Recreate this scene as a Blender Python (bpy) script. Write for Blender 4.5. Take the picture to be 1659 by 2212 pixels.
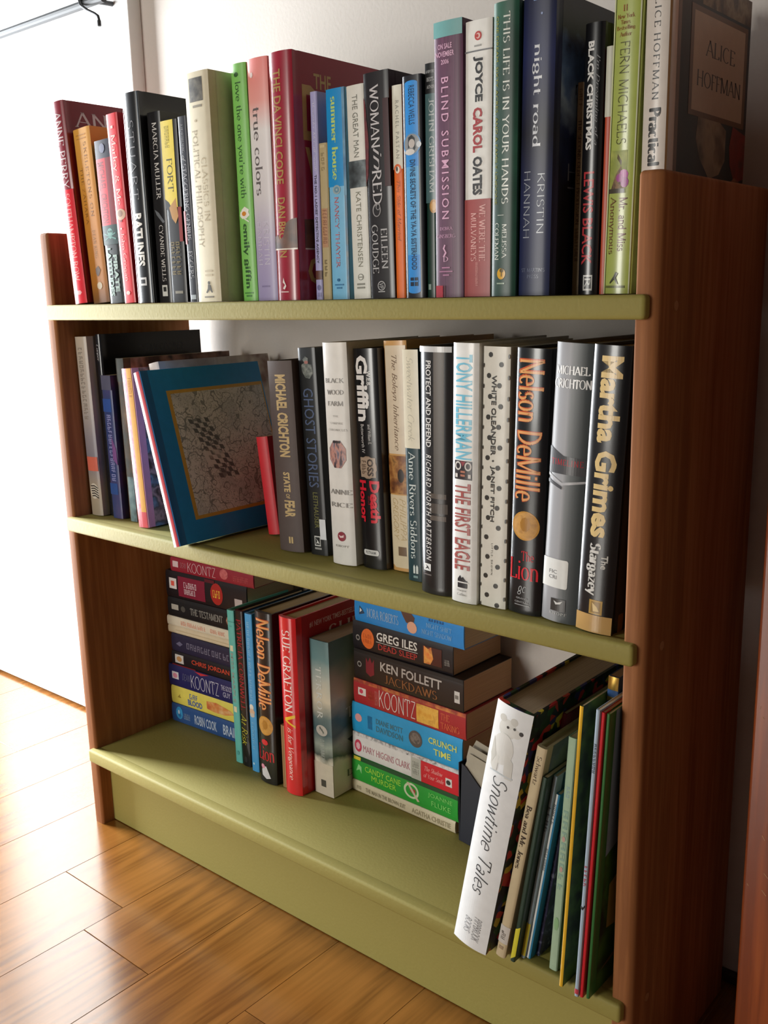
import bpy, bmesh, math, random
from mathutils import Matrix, Vector

for _o in list(bpy.data.objects):
    bpy.data.objects.remove(_o)
SC = bpy.context.scene
COL = SC.collection

# ------------------------------------------------------------------ camera
cam_d = bpy.data.cameras.new('camera')
cam = bpy.data.objects.new('camera', cam_d)
COL.objects.link(cam)
_r = Vector((0.7626, 0.6466, -0.0205)).normalized()
_d = Vector((0.1234, -0.1765, -0.9765))
_d = (_d - _r * _d.dot(_r)).normalized()
_f = _r.cross(_d)
cam.matrix_world = Matrix(((_r.x, -_d.x, -_f.x, 1.1992), (_r.y, -_d.y, -_f.y, -0.7268), (_r.z, -_d.z, -_f.z, 0.7521), (0, 0, 0, 1)))
cam_d.sensor_fit = 'VERTICAL'
cam_d.sensor_height = 36.0
cam_d.lens = 2123.84 / 2212 * 36.0
cam_d.clip_start = 0.01
SC.camera = cam

# ------------------------------------------------------------------ light
W = bpy.data.worlds.new('daylight'); SC.world = W
W.use_nodes = True
W.node_tree.nodes['Background'].inputs[0].default_value = (0.86, 0.93, 1.0, 1)
W.node_tree.nodes['Background'].inputs[1].default_value = 0.6

def area(name, loc, size, rot, power, col):
    d = bpy.data.lights.new(name, 'AREA'); d.shape = 'RECTANGLE'
    d.size, d.size_y = size; d.energy = power; d.color = col
    o = bpy.data.objects.new(name, d); COL.objects.link(o)
    o.location = loc; o.rotation_euler = rot
    return o
# daylight through the tall window in the left wall, and spine fill from an added, unseen window behind the camera
area('daylight_and_fill', (-0.79, -0.13, 0.70), (1.26, 0.32), (0, -math.pi / 2, 0), 60, (0.93, 0.97, 1.0))
area('daylight_and_fill', (-0.36, -3.12, 0.85), (0.80, 1.3), (math.pi / 2, 0, 0), 62, (1.0, 0.97, 0.90))
SC.view_settings.view_transform = 'Standard'
SC.view_settings.look = 'None'
SC.view_settings.gamma = 1
SC.view_settings.use_curve_mapping = False
SC.view_settings.exposure = -0.10

# ------------------------------------------------------------------ materials
def lin(h):
    if not isinstance(h, str):
        return tuple(h) + (1,) if len(h) == 3 else tuple(h)
    h = h.lstrip('#')
    return tuple((lambda c: c / 12.92 if c <= .04045 else ((c + .055) / 1.055) ** 2.4)(int(h[i:i + 2], 16) / 255) for i in (0, 2, 4)) + (1,)
MC = {}
def newmat(name):
    m = bpy.data.materials.new(name); m.use_nodes = True
    nt = m.node_tree
    return m, nt, nt.nodes['Principled BSDF']
def mat(col, rough=.45, coat=0.0, metal=0.0, var=.10, name='print'):
    k = (col, rough, coat, metal, var)
    if k in MC: return MC[k]
    m, nt, b = newmat(name)
    c = lin(col)
    tc = nt.nodes.new('ShaderNodeTexCoord')
    n = nt.nodes.new('ShaderNodeTexNoise'); n.inputs['Scale'].default_value = 90; n.inputs['Detail'].default_value = 3
    nt.links.new(tc.outputs['Object'], n.inputs['Vector'])
    r = nt.nodes.new('ShaderNodeMix'); r.data_type = 'RGBA'
    r.inputs[6].default_value = tuple(x * (1 - var) for x in c[:3]) + (1,)
    r.inputs[7].default_value = tuple(min(1, x * (1 + var)) for x in c[:3]) + (1,)
    nt.links.new(n.outputs['Fac'], r.inputs[0])
    nt.links.new(r.outputs[2], b.inputs['Base Color'])
    b.inputs['Roughness'].default_value = rough
    b.inputs['Coat Weight'].default_value = coat
    b.inputs['Coat Roughness'].default_value = .12
    b.inputs['Metallic'].default_value = metal
    MC[k] = m
    return m
def art(cols, scale=40, seed=0, rough=.4, stretch=(1, 1, 1), hard=False, detail=3):
    """a blurry printed picture: noise through a ramp of its colours"""
    k = ('art', tuple(cols), scale, seed, stretch, hard)
    if k in MC: return MC[k]
    m, nt, b = newmat('printed_picture')
    tc = nt.nodes.new('ShaderNodeTexCoord')
    mp = nt.nodes.new('ShaderNodeMapping'); mp.inputs['Location'].default_value = (seed * 1.7, seed * .9, seed * 2.3); mp.inputs['Scale'].default_value = stretch
    n = nt.nodes.new('ShaderNodeTexNoise'); n.inputs['Scale'].default_value = scale; n.inputs['Detail'].default_value = detail
    cr = nt.nodes.new('ShaderNodeValToRGB')
    el = cr.color_ramp.elements
    if hard: cr.color_ramp.interpolation = 'CONSTANT'
    N = len(cols)
    for i, c in enumerate(cols):
        pos = .30 + .40 * i / max(1, N - 1 + (1 if hard else 0))
        e = el[i] if i < 2 else el.new(pos)
        e.position = pos; e.color = lin(c)
    nt.links.new(tc.outputs['Object'], mp.inputs[0]); nt.links.new(mp.outputs[0], n.inputs['Vector'])
    nt.links.new(n.outputs['Fac'], cr.inputs[0]); nt.links.new(cr.outputs[0], b.inputs['Base Color'])
    b.inputs['Roughness'].default_value = rough
    MC[k] = m
    return m
def floral(cols, scale=120):
    m, nt, b = newmat('floral_print')
    tc = nt.nodes.new('ShaderNodeTexCoord'); v = nt.nodes.new('ShaderNodeTexVoronoi'); v.inputs['Scale'].default_value = scale
    sp = nt.nodes.new('ShaderNodeSeparateColor'); cr = nt.nodes.new('ShaderNodeValToRGB'); cr.color_ramp.interpolation = 'CONSTANT'
    el = cr.color_ramp.elements
    for i, c in enumerate(cols):
        e = el[i] if i < 2 else el.new(i / len(cols))
        e.position = i / len(cols); e.color = lin(c)
    nt.links.new(tc.outputs['Object'], v.inputs['Vector']); nt.links.new(v.outputs['Color'], sp.inputs[0]); nt.links.new(sp.outputs[0], cr.inputs[0]); nt.links.new(cr.outputs[0], b.inputs['Base Color'])
    b.inputs['Roughness'].default_value = .4
    return m
def grad(stops, h, rough=.4, axis=2, noise=0.0, coat=0):
    """printed colour run along the height (axis 2) or another axis; stops = [(0..1 from the bottom, colour)]"""
    k = ('grad', tuple(stops), h, axis, noise)
    if k in MC: return MC[k]
    m, nt, b = newmat('printed_colour_run')
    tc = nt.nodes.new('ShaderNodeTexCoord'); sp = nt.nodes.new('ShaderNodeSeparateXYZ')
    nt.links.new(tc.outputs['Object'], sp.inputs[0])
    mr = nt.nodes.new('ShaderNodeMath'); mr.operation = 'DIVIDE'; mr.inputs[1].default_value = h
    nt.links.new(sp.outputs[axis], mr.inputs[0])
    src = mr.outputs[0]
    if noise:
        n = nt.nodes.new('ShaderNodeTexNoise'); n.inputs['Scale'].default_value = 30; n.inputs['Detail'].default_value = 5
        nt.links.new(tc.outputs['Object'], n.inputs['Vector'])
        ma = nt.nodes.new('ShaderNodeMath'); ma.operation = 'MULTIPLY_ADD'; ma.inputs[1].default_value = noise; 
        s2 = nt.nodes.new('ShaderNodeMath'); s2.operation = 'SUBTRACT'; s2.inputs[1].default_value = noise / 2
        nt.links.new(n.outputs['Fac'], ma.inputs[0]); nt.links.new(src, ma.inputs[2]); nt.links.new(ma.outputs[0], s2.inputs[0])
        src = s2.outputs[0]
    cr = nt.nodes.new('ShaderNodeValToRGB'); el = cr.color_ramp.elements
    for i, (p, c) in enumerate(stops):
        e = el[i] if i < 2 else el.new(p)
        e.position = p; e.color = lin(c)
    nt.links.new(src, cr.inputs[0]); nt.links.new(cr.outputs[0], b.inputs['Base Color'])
    b.inputs['Roughness'].default_value = rough; b.inputs['Coat Weight'].default_value = coat
    MC[k] = m
    return m
def page_mat(col='#c9b592'):
    k = ('page', col)
    if k in MC: return MC[k]
    m, nt, b = newmat('page_edges')
    tc = nt.nodes.new('ShaderNodeTexCoord'); mp = nt.nodes.new('ShaderNodeMapping'); mp.inputs['Scale'].default_value = (1600, 9, 9)
    n = nt.nodes.new('ShaderNodeTexNoise'); n.inputs['Scale'].default_value = 1; n.inputs['Detail'].default_value = 2
    r = nt.nodes.new('ShaderNodeMix'); r.data_type = 'RGBA'; c = lin(col)
    r.inputs[6].default_value = tuple(x * .62 for x in c[:3]) + (1,); r.inputs[7].default_value = tuple(min(1, x * 1.18) for x in c[:3]) + (1,)
    nt.links.new(tc.outputs['Object'], mp.inputs[0]); nt.links.new(mp.outputs[0], n.inputs['Vector']); nt.links.new(n.outputs['Fac'], r.inputs[0]); nt.links.new(r.outputs[2], b.inputs['Base Color'])
    b.inputs['Roughness'].default_value = .85
    MC[k] = m
    return m
def wood_mat(name, c0, c1, c2, axis, rough=.4, coat=.2, scale=14.0, dist=5.0, rnd=False, fine=1.0, stretch=9.0, wave=1.0):
    """wood grain running along an axis of the object"""
    m, nt, b = newmat(name)
    tc = nt.nodes.new('ShaderNodeTexCoord'); oi = nt.nodes.new('ShaderNodeObjectInfo')
    mp = nt.nodes.new('ShaderNodeMapping')
    s = [1.0, 1.0, 1.0]; s[axis] = 1.0 / stretch
    mp.inputs['Scale'].default_value = s
    nt.links.new(tc.outputs['Object'], mp.inputs[0])
    vec = mp.outputs[0]
    if rnd:
        ad = nt.nodes.new('ShaderNodeVectorMath'); ad.operation = 'MULTIPLY_ADD'
        cx = nt.nodes.new('ShaderNodeCombineXYZ')
        for i in range(3): nt.links.new(oi.outputs['Random'], cx.inputs[i])
        ad.inputs[1].default_value = (31, 17, 23)
        nt.links.new(cx.outputs[0], ad.inputs[0]); nt.links.new(vec, ad.inputs[2]); vec = ad.outputs[0]
    w = nt.nodes.new('ShaderNodeTexNoise'); w.inputs['Scale'].default_value = scale; w.inputs['Detail'].default_value = 1.0; w.inputs['Distortion'].default_value = .3
    nt.links.new(vec, w.inputs['Vector'])
    mu = nt.nodes.new('ShaderNodeMath'); mu.operation = 'MULTIPLY'; mu.inputs[1].default_value = dist * 6.283
    sn = nt.nodes.new('ShaderNodeMath'); sn.operation = 'SINE'
    nt.links.new(w.outputs['Fac'], mu.inputs[0]); nt.links.new(mu.outputs[0], sn.inputs[0])
    n2 = nt.nodes.new('ShaderNodeTexNoise'); n2.inputs['Scale'].default_value = 160 * fine; n2.inputs['Detail'].default_value = 4
    mp2 = nt.nodes.new('ShaderNodeMapping'); s2 = [1.0, 1.0, 1.0]; s2[axis] = .05; mp2.inputs['Scale'].default_value = s2
    nt.links.new(tc.outputs['Object'], mp2.inputs[0]); nt.links.new(mp2.outputs[0], n2.inputs['Vector'])
    mx = nt.nodes.new('ShaderNodeMath'); mx.operation = 'MULTIPLY_ADD'; mx.inputs[1].default_value = .22 * wave; nt.links.new(sn.outputs[0], mx.inputs[0]); nt.links.new(n2.outputs['Fac'], mx.inputs[2])
    src = mx.outputs[0]
    if rnd:
        a2 = nt.nodes.new('ShaderNodeMath'); a2.operation = 'MULTIPLY_ADD'; a2.inputs[1].default_value = .08; nt.links.new(oi.outputs['Random'], a2.inputs[0]); nt.links.new(src, a2.inputs[2])
        a3 = nt.nodes.new('ShaderNodeMath'); a3.operation = 'SUBTRACT'; a3.inputs[1].default_value = .04; nt.links.new(a2.outputs[0], a3.inputs[0]); src = a3.outputs[0]
    cr = nt.nodes.new('ShaderNodeValToRGB'); el = cr.color_ramp.elements
    el[0].position = .22; el[0].color = lin(c0); el[1].position = .78; el[1].color = lin(c2); e = el.new(.5); e.color = lin(c1)
    nt.links.new(src, cr.inputs[0]); nt.links.new(cr.outputs[0], b.inputs['Base Color'])
    b.inputs['Roughness'].default_value = rough; b.inputs['Coat Weight'].default_value = coat; b.inputs['Coat Roughness'].default_value = .18
    bp = nt.nodes.new('ShaderNodeBump'); bp.inputs['Strength'].default_value = .05; bp.inputs['Distance'].default_value = .002
    nt.links.new(src, bp.inputs['Height']); nt.links.new(bp.outputs[0], b.inputs['Normal'])
    return m
def paint_mat(name, col, rough, bump=.1, scale=60, var=.06):
    m, nt, b = newmat(name); c = lin(col)
    tc = nt.nodes.new('ShaderNodeTexCoord')
    n = nt.nodes.new('ShaderNodeTexNoise'); n.inputs['Scale'].default_value = scale; n.inputs['Detail'].default_value = 5
    r = nt.nodes.new('ShaderNodeMix'); r.data_type = 'RGBA'
    r.inputs[6].default_value = tuple(x * (1 - var) for x in c[:3]) + (1,); r.inputs[7].default_value = tuple(min(1, x * (1 + var)) for x in c[:3]) + (1,)
    bp = nt.nodes.new('ShaderNodeBump'); bp.inputs['Strength'].default_value = bump; bp.inputs['Distance'].default_value = .002
    nt.links.new(tc.outputs['Object'], n.inputs['Vector']); nt.links.new(n.outputs['Fac'], r.inputs[0]); nt.links.new(r.outputs[2], b.inputs['Base Color'])
    nt.links.new(n.outputs['Fac'], bp.inputs['Height']); nt.links.new(bp.outputs[0], b.inputs['Normal'])
    b.inputs['Roughness'].default_value = rough
    return m

# ------------------------------------------------------------------ mesh helpers
def link(name, me, m=None, parent=None, smooth=False):
    o = bpy.data.objects.new(name, me); COL.objects.link(o)
    if m and not me.materials: me.materials.append(m)
    if smooth:
        for p_ in me.polygons: p_.use_smooth = True
        me.set_sharp_from_angle(angle=math.radians(38))
    if parent: o.parent = parent
    return o
def tag(o, label=None, cat=None, group=None, kind=None):
    if label: o['label'] = label
    if cat: o['category'] = cat
    if group: o['group'] = group
    if kind: o['kind'] = kind
    return o
def empty(name, loc=(0, 0, 0), rot=(0, 0, 0)):
    o = bpy.data.objects.new(name, None); COL.objects.link(o); o.empty_display_size = .02
    o.location = loc; o.rotation_euler = rot
    return o
def box_me(x0, x1, y0, y1, z0, z1, bev=0.0, seg=2, name='box'):
    bm = bmesh.new()
    bmesh.ops.create_cube(bm, size=1)
    for v in bm.verts:
        v.co = Vector((x0 + (v.co.x + .5) * (x1 - x0), y0 + (v.co.y + .5) * (y1 - y0), z0 + (v.co.z + .5) * (z1 - z0)))
    if bev:
        bmesh.ops.bevel(bm, geom=list(bm.edges), offset=bev, segments=seg, affect='EDGES', profile=.5)
    me = bpy.data.meshes.new(name); bm.to_mesh(me); bm.free()
    return me
def prism_me(poly, z0, z1, name='prism', axis='z'):
    """closed outline extruded; axis z: poly=(x,y); axis x: poly=(y,z); axis y: poly=(x,z)"""
    n = len(poly)
    def P(p_, h):
        return (p_[0], p_[1], h) if axis == 'z' else (h, p_[0], p_[1]) if axis == 'x' else (p_[0], h, p_[1])
    vs = [P(q, z0) for q in poly] + [P(q, z1) for q in poly]
    fs = [(i, (i + 1) % n, n + (i + 1) % n, n + i) for i in range(n)] + [tuple(range(n))[::-1], tuple(range(n, 2 * n))]
    me = bpy.data.meshes.new(name); me.from_pydata(vs, [], fs); me.update()
    bm = bmesh.new(); bm.from_mesh(me); bmesh.ops.recalc_face_normals(bm, faces=bm.faces); bm.to_mesh(me); bm.free()
    return me
def tube_me(pts, r, n=12, name='tube'):
    vs, fs = [], []
    pts = [Vector(q) for q in pts]
    for i, q in enumerate(pts):
        t = (pts[min(i + 1, len(pts) - 1)] - pts[max(i - 1, 0)]).normalized()
        u = t.cross(Vector((0.13, .2, .97))).normalized(); w_ = t.cross(u)
        for k in range(n):
            a = 2 * math.pi * k / n
            vs.append(q + u * math.cos(a) * r + w_ * math.sin(a) * r)
    for i in range(len(pts) - 1):
        for k in range(n):
            fs.append((i * n + k, i * n + (k + 1) % n, (i + 1) * n + (k + 1) % n, (i + 1) * n + k))
    fs += [tuple(range(n))[::-1], tuple(range((len(pts) - 1) * n, len(pts) * n))]
    me = bpy.data.meshes.new(name); me.from_pydata([tuple(v) for v in vs], [], fs); me.update()
    return me

# ------------------------------------------------------------------ lettering
# a small broad-nib serif alphabet: advance | L x0 y0 x1 y1 (line) | A cx cy rx ry from to (arc, degrees)
GL = {}
for _g in '''A.8|L.06 0 .4 1|L.4 1 .76 0|L.2 .34 .6 .34
B.68|L.14 0 .14 1|A.14 .76 .4 .24 90 -90|A.14 .26 .47 .26 90 -90
C.76|A.42 .5 .36 .5 48 312
D.8|L.14 0 .14 1|A.14 .5 .56 .5 90 -90
E.64|L.14 0 .14 1|L.14 .98 .56 .98|L.14 .52 .46 .52|L.14 .02 .58 .02|L.56 .98 .56 .84|L.58 .02 .58 .18
F.58|L.14 0 .14 1|L.14 .98 .54 .98|L.14 .52 .44 .52|L.54 .98 .54 .84
G.82|A.42 .5 .36 .5 48 345|L.74 .42 .74 .08|L.54 .44 .78 .44
H.84|L.14 0 .14 1|L.7 0 .7 1|L.14 .52 .7 .52
I.32|L.16 0 .16 1
J.44|L.3 1 .3 .16|A.14 .16 .16 .16 0 -130
K.76|L.14 0 .14 1|L.66 1 .16 .44|L.32 .6 .72 0
L.62|L.14 0 .14 1|L.14 .02 .58 .02|L.58 .02 .58 .2
M1|L.12 0 .14 1|L.14 1 .5 .04|L.5 .04 .86 1|L.86 1 .88 0
N.86|L.14 0 .14 1|L.14 1 .72 0|L.72 0 .72 1
O.88|A.44 .5 .37 .5 0 360
P.64|L.14 0 .14 1|A.14 .74 .42 .26 90 -90
Q.88|A.44 .5 .37 .5 0 360|L.48 .2 .8 -.16
R.74|L.14 0 .14 1|A.14 .74 .42 .26 90 -90|L.32 .48 .7 0
S.62|A.31 .755 .2 .245 30 262|A.31 .255 .23 .255 84 -150
T.72|L.36 0 .36 1|L.06 .98 .66 .98|L.06 .98 .06 .82|L.66 .98 .66 .82
U.82|L.14 1 .14 .3|A.41 .3 .27 .3 180 360|L.68 .3 .68 1
V.78|L.06 1 .4 0|L.4 0 .72 1
W1.08|L.06 1 .32 0|L.32 0 .54 .92|L.54 .92 .78 0|L.78 0 1.02 1
X.76|L.08 1 .68 0|L.66 1 .1 0
Y.74|L.06 1 .37 .48|L.68 1 .37 .48|L.37 .48 .37 0
Z.68|L.1 .98 .6 .98|L.6 .98 .08 .02|L.08 .02 .6 .02
a.54|A.24 .17 .17 .17 0 360|L.42 .42 .42 0|A.26 .44 .16 .18 0 150
b.58|L.12 0 .12 1|A.3 .31 .2 .31 0 360
c.5|A.28 .31 .21 .31 50 310
d.58|L.46 0 .46 1|A.27 .31 .2 .31 0 360
e.54|A.28 .31 .22 .31 0 315|L.06 .33 .5 .33
f.36|L.16 0 .16 .8|A.3 .8 .14 .2 180 50|L.04 .6 .32 .6
g.56|A.26 .36 .19 .25 0 360|A.26 -.08 .21 .17 90 450
h.6|L.12 0 .12 1|A.3 .4 .18 .22 180 0|L.48 .4 .48 0
i.28|L.14 0 .14 .62|L.14 .82 .14 .92
j.28|L.16 .62 .16 -.12|A.04 -.12 .12 .13 0 -120|L.16 .82 .16 .92
k.58|L.12 0 .12 1|L.48 .62 .14 .26|L.24 .36 .54 0
l.28|L.14 0 .14 1
m.9|L.12 0 .12 .62|A.29 .4 .17 .22 180 0|L.46 .4 .46 0|A.63 .4 .17 .22 180 0|L.8 .4 .8 0
n.6|L.12 0 .12 .62|A.3 .4 .18 .22 180 0|L.48 .4 .48 0
o.56|A.28 .31 .22 .31 0 360
p.58|L.12 -.3 .12 .62|A.3 .31 .2 .31 0 360
q.58|L.46 -.3 .46 .62|A.27 .31 .2 .31 0 360
r.42|L.12 0 .12 .62|A.32 .36 .18 .24 160 50
s.44|A.22 .46 .14 .16 30 262|A.22 .15 .16 .16 84 -150
t.36|L.16 .1 .16 .86|A.28 .12 .12 .12 180 300|L.04 .6 .32 .6
u.6|L.12 .62 .12 .2|A.29 .2 .17 .2 180 360|L.46 .62 .46 0
v.54|L.04 .62 .27 0|L.27 0 .5 .62
w.8|L.04 .62 .22 0|L.22 0 .4 .58|L.4 .58 .58 0|L.58 0 .76 .62
x.54|L.06 .62 .48 0|L.46 .62 .06 0
y.54|L.04 .62 .27 .02|L.5 .62 .2 -.28
z.5|L.08 .6 .44 .6|L.44 .6 .06 .02|L.06 .02 .46 .02
&.84|A.34 .76 .17 .23 0 360|A.32 .27 .26 .27 60 360|L.22 .62 .72 0
..26|L.12 0 .12 .08
,.26|L.14 .08 .08 -.14
'.22|L.11 1 .11 .76
-.4|L.08 .34 .32 .34'''.split('\n'):
    _ch = _g[0]; _q = _g[1:].split('|')
    GL[_ch] = (float(_q[0]), [(s[0], [float(v) for v in s[1:].split()]) for s in _q[1:]])
def serif_text(text, thick=.13, thin=.045, shear=0.0, serif=.09, space=.02):
    vs, fs = [], []
    def quad(p0, p1, w0, w1=None):
        w1 = w0 if w1 is None else w1
        d = Vector((p1[0] - p0[0], p1[1] - p0[1]))
        if d.length < 1e-6: return
        nrm = Vector((-d.y, d.x)).normalized()
        k = len(vs)
        vs.extend([(p0[0] + nrm.x * w0 / 2, p0[1] + nrm.y * w0 / 2), (p1[0] + nrm.x * w1 / 2, p1[1] + nrm.y * w1 / 2), (p1[0] - nrm.x * w1 / 2, p1[1] - nrm.y * w1 / 2), (p0[0] - nrm.x * w0 / 2, p0[1] - nrm.y * w0 / 2)])
        fs.append((k, k + 1, k + 2, k + 3))
    def wid(dx, dy):
        l = math.hypot(dx, dy) or 1
        t = abs(dy) / l
        if dy * dx > 0 and t < .97: t *= .45
        return thin + (thick - thin) * t
    x = 0
    for ch in text:
        if ch == ' ': x += .38; continue
        adv, st = GL.get(ch, GL['I'])
        for kind, q in st:
            if kind == 'L':
                x0, y0, x1, y1 = q
                quad((x + x0, y0), (x + x1, y1), wid(x1 - x0, y1 - y0))
                if serif and abs(y1 - y0) > .4:
                    for (ex, ey) in ((x0, y0), (x1, y1)):
                        if min(abs(ey - v) for v in (0, 1, .62, -.3)) < .015:
                            quad((x + ex - serif, ey), (x + ex + serif, ey), thin)
            else:
                cx, cy, rx, ry, a0, a1 = q
                n = max(6, int(abs(a1 - a0) / 24)); pr = None
                for i in range(n + 1):
                    a = math.radians(a0 + (a1 - a0) * i / n)
                    pt = (x + cx + rx * math.cos(a), cy + ry * math.sin(a))
                    wv = thin + (thick - thin) * abs(math.cos(a)) ** 1.3
                    if pr: quad(pr[0], pt, pr[1], wv)
                    pr = (pt, wv)
        x += adv + space
    if shear: vs = [(a + b * shear, b) for a, b in vs]
    return vs, fs
def sans_text(text, bold=0.0, shear=0.0, space=1.0):
    c = bpy.data.curves.new('t', 'FONT'); c.body = text; c.resolution_u = 2; c.offset = bold; c.shear = shear; c.space_character = space
    o = bpy.data.objects.new('t', c)
    me = bpy.data.meshes.new_from_object(o)
    vs = [(v.co.x, v.co.y) for v in me.vertices]; fs = [tuple(p_.vertices) for p_ in me.polygons]
    bpy.data.objects.remove(o); bpy.data.curves.remove(c); bpy.data.meshes.remove(me)
    return vs, fs
FONT = {'s': lambda t: sans_text(t), 'b': lambda t: sans_text(t, .018), 'x': lambda t: sans_text(t, .04), 'w': lambda t: sans_text(t, .005, 0, 1.35), 'wi': lambda t: sans_text(t, .008, .25, 1.3),
        'si': lambda t: sans_text(t, 0, .3), 'r': lambda t: serif_text(t), 'rw': lambda t: serif_text(t, space=.2), 'rb': lambda t: serif_text(t, .2, .06), 'i': lambda t: serif_text(t, .11, .04, .3, .05),
        'l': lambda t: serif_text(t, .07, .045, .28, .0), 't': lambda t: serif_text(t, .075, .05, 0, .0), 'tw': lambda t: serif_text(t, .075, .05, 0, .0, .12), 'bl': lambda t: serif_text(t, .26, .07, 0, .09)}
TC = {}
def text2d(t, f):
    k = (t, f)
    if k not in TC:
        vs, fs = FONT[f](t)
        xs = [v[0] for v in vs]; ys = [v[1] for v in vs]
        x0, x1, y0, y1 = min(xs), max(xs), min(ys), max(ys)
        TC[k] = ([((x - x0) / (x1 - x0), (y - y0) / (y1 - y0)) for x, y in vs], fs)
    return TC[k]
# print elements; a = 0 at the top of the book .. 1 at the bottom, b = 0 left .. 1 right across the spine
def D(t, a0, a1, b0, b1, c, f='s'): return ('D', t, a0, a1, b0, b1, c, f)      # reads downwards
def H(t, a0, a1, b0, b1, c, f='s'): return ('H', t, a0, a1, b0, b1, c, f)      # reads across
def S(n, a0, a1, b0, b1, c): return ('S', n, a0, a1, b0, b1, c)                # lettering too small to read: rows of letter strokes
def R(a0, a1, b0, b1, c): return ('R', a0, a1, b0, b1, c)
def O(a, b, ra, rb, c, n=20): return ('O', a, b, ra, rb, c, n)
def P(pts, c): return ('P', pts, c)
def el2d(e):
    """-> name, verts (a, b), faces, colour"""
    k = e[0]
    if k in 'DH':
        _, t, a0, a1, b0, b1, c, f = e
        vs, fs = text2d(t, f)
        if k == 'D': return 'lettering', [(a0 + (a1 - a0) * x, b0 + (b1 - b0) * y) for x, y in vs], fs, c
        return 'lettering', [(a1 - (a1 - a0) * y, b0 + (b1 - b0) * x) for x, y in vs], fs, c
    if k == 'S':
        _, n, a0, a1, b0, b1, c = e
        rg = random.Random(n * 7 + int(a0 * 1000)); vs, fs = [], []
        def q(x0, x1, y0, y1):
            i = len(vs); vs.extend([(a0 + (a1 - a0) * x, b0 + (b1 - b0) * y) for x, y in ((x0, y0), (x1, y0), (x1, y1), (x0, y1))]); fs.append((i, i + 1, i + 2, i + 3))
        for i in range(n):
            u = i / n; w_ = .72 / n; s_ = .2 / n
            q(u, u + s_, 0, 1)
            if rg.random() < .7: q(u + w_ - s_, u + w_, 0, rg.choice((.5, 1, 1)))
            for yy in rg.sample((0, .42, .84), 2): q(u + s_, u + w_ - s_, yy, yy + .15)
        return 'lettering', vs, fs, c
    if k == 'R':
        _, a0, a1, b0, b1, c = e
        n = 8
        vs = [(a, b0 + (b1 - b0) * i / n) for a in (a0, a1) for i in range(n + 1)]
        return 'print_or_sheen', vs, [(i, i + 1, n + 2 + i, n + 1 + i) for i in range(n)], c
    if k == 'O':
        _, a, b, ra, rb, c, n = e
        vs = [(a + ra * math.cos(2 * math.pi * i / n + math.pi / n), b + rb * math.sin(2 * math.pi * i / n + math.pi / n)) for i in range(n)]
        return 'emblem', vs, [tuple(range(n))], c
    return 'emblem', e[1], [tuple(range(len(e[1])))], e[2]
def print_obj(e, fn, parent, curved, lay, rough, th_planes=16):
    name, vs, fs, c = el2d(e)
    me = bpy.data.meshes.new(name)
    if curved:
        bm = bmesh.new()
        bv = [bm.verts.new((a, b, 0)) for a, b in vs]
        for f in fs:
            try: bm.faces.new([bv[i] for i in f])
            except ValueError: pass
        for k in range(1, th_planes):
            bmesh.ops.bisect_plane(bm, geom=bm.verts[:] + bm.edges[:] + bm.faces[:], plane_co=(0, k / th_planes, 0), plane_no=(0, 1, 0))
        for v in bm.verts: v.co = Vector(fn(v.co.x, v.co.y, lay))
        bm.to_mesh(me); bm.free()
    else:
        me.from_pydata([fn(a, b, lay) for a, b in vs], [], fs)
    me.update()
    m = c if not isinstance(c, str) else mat(c, rough)
    return link(name, me, m, parent)

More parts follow.
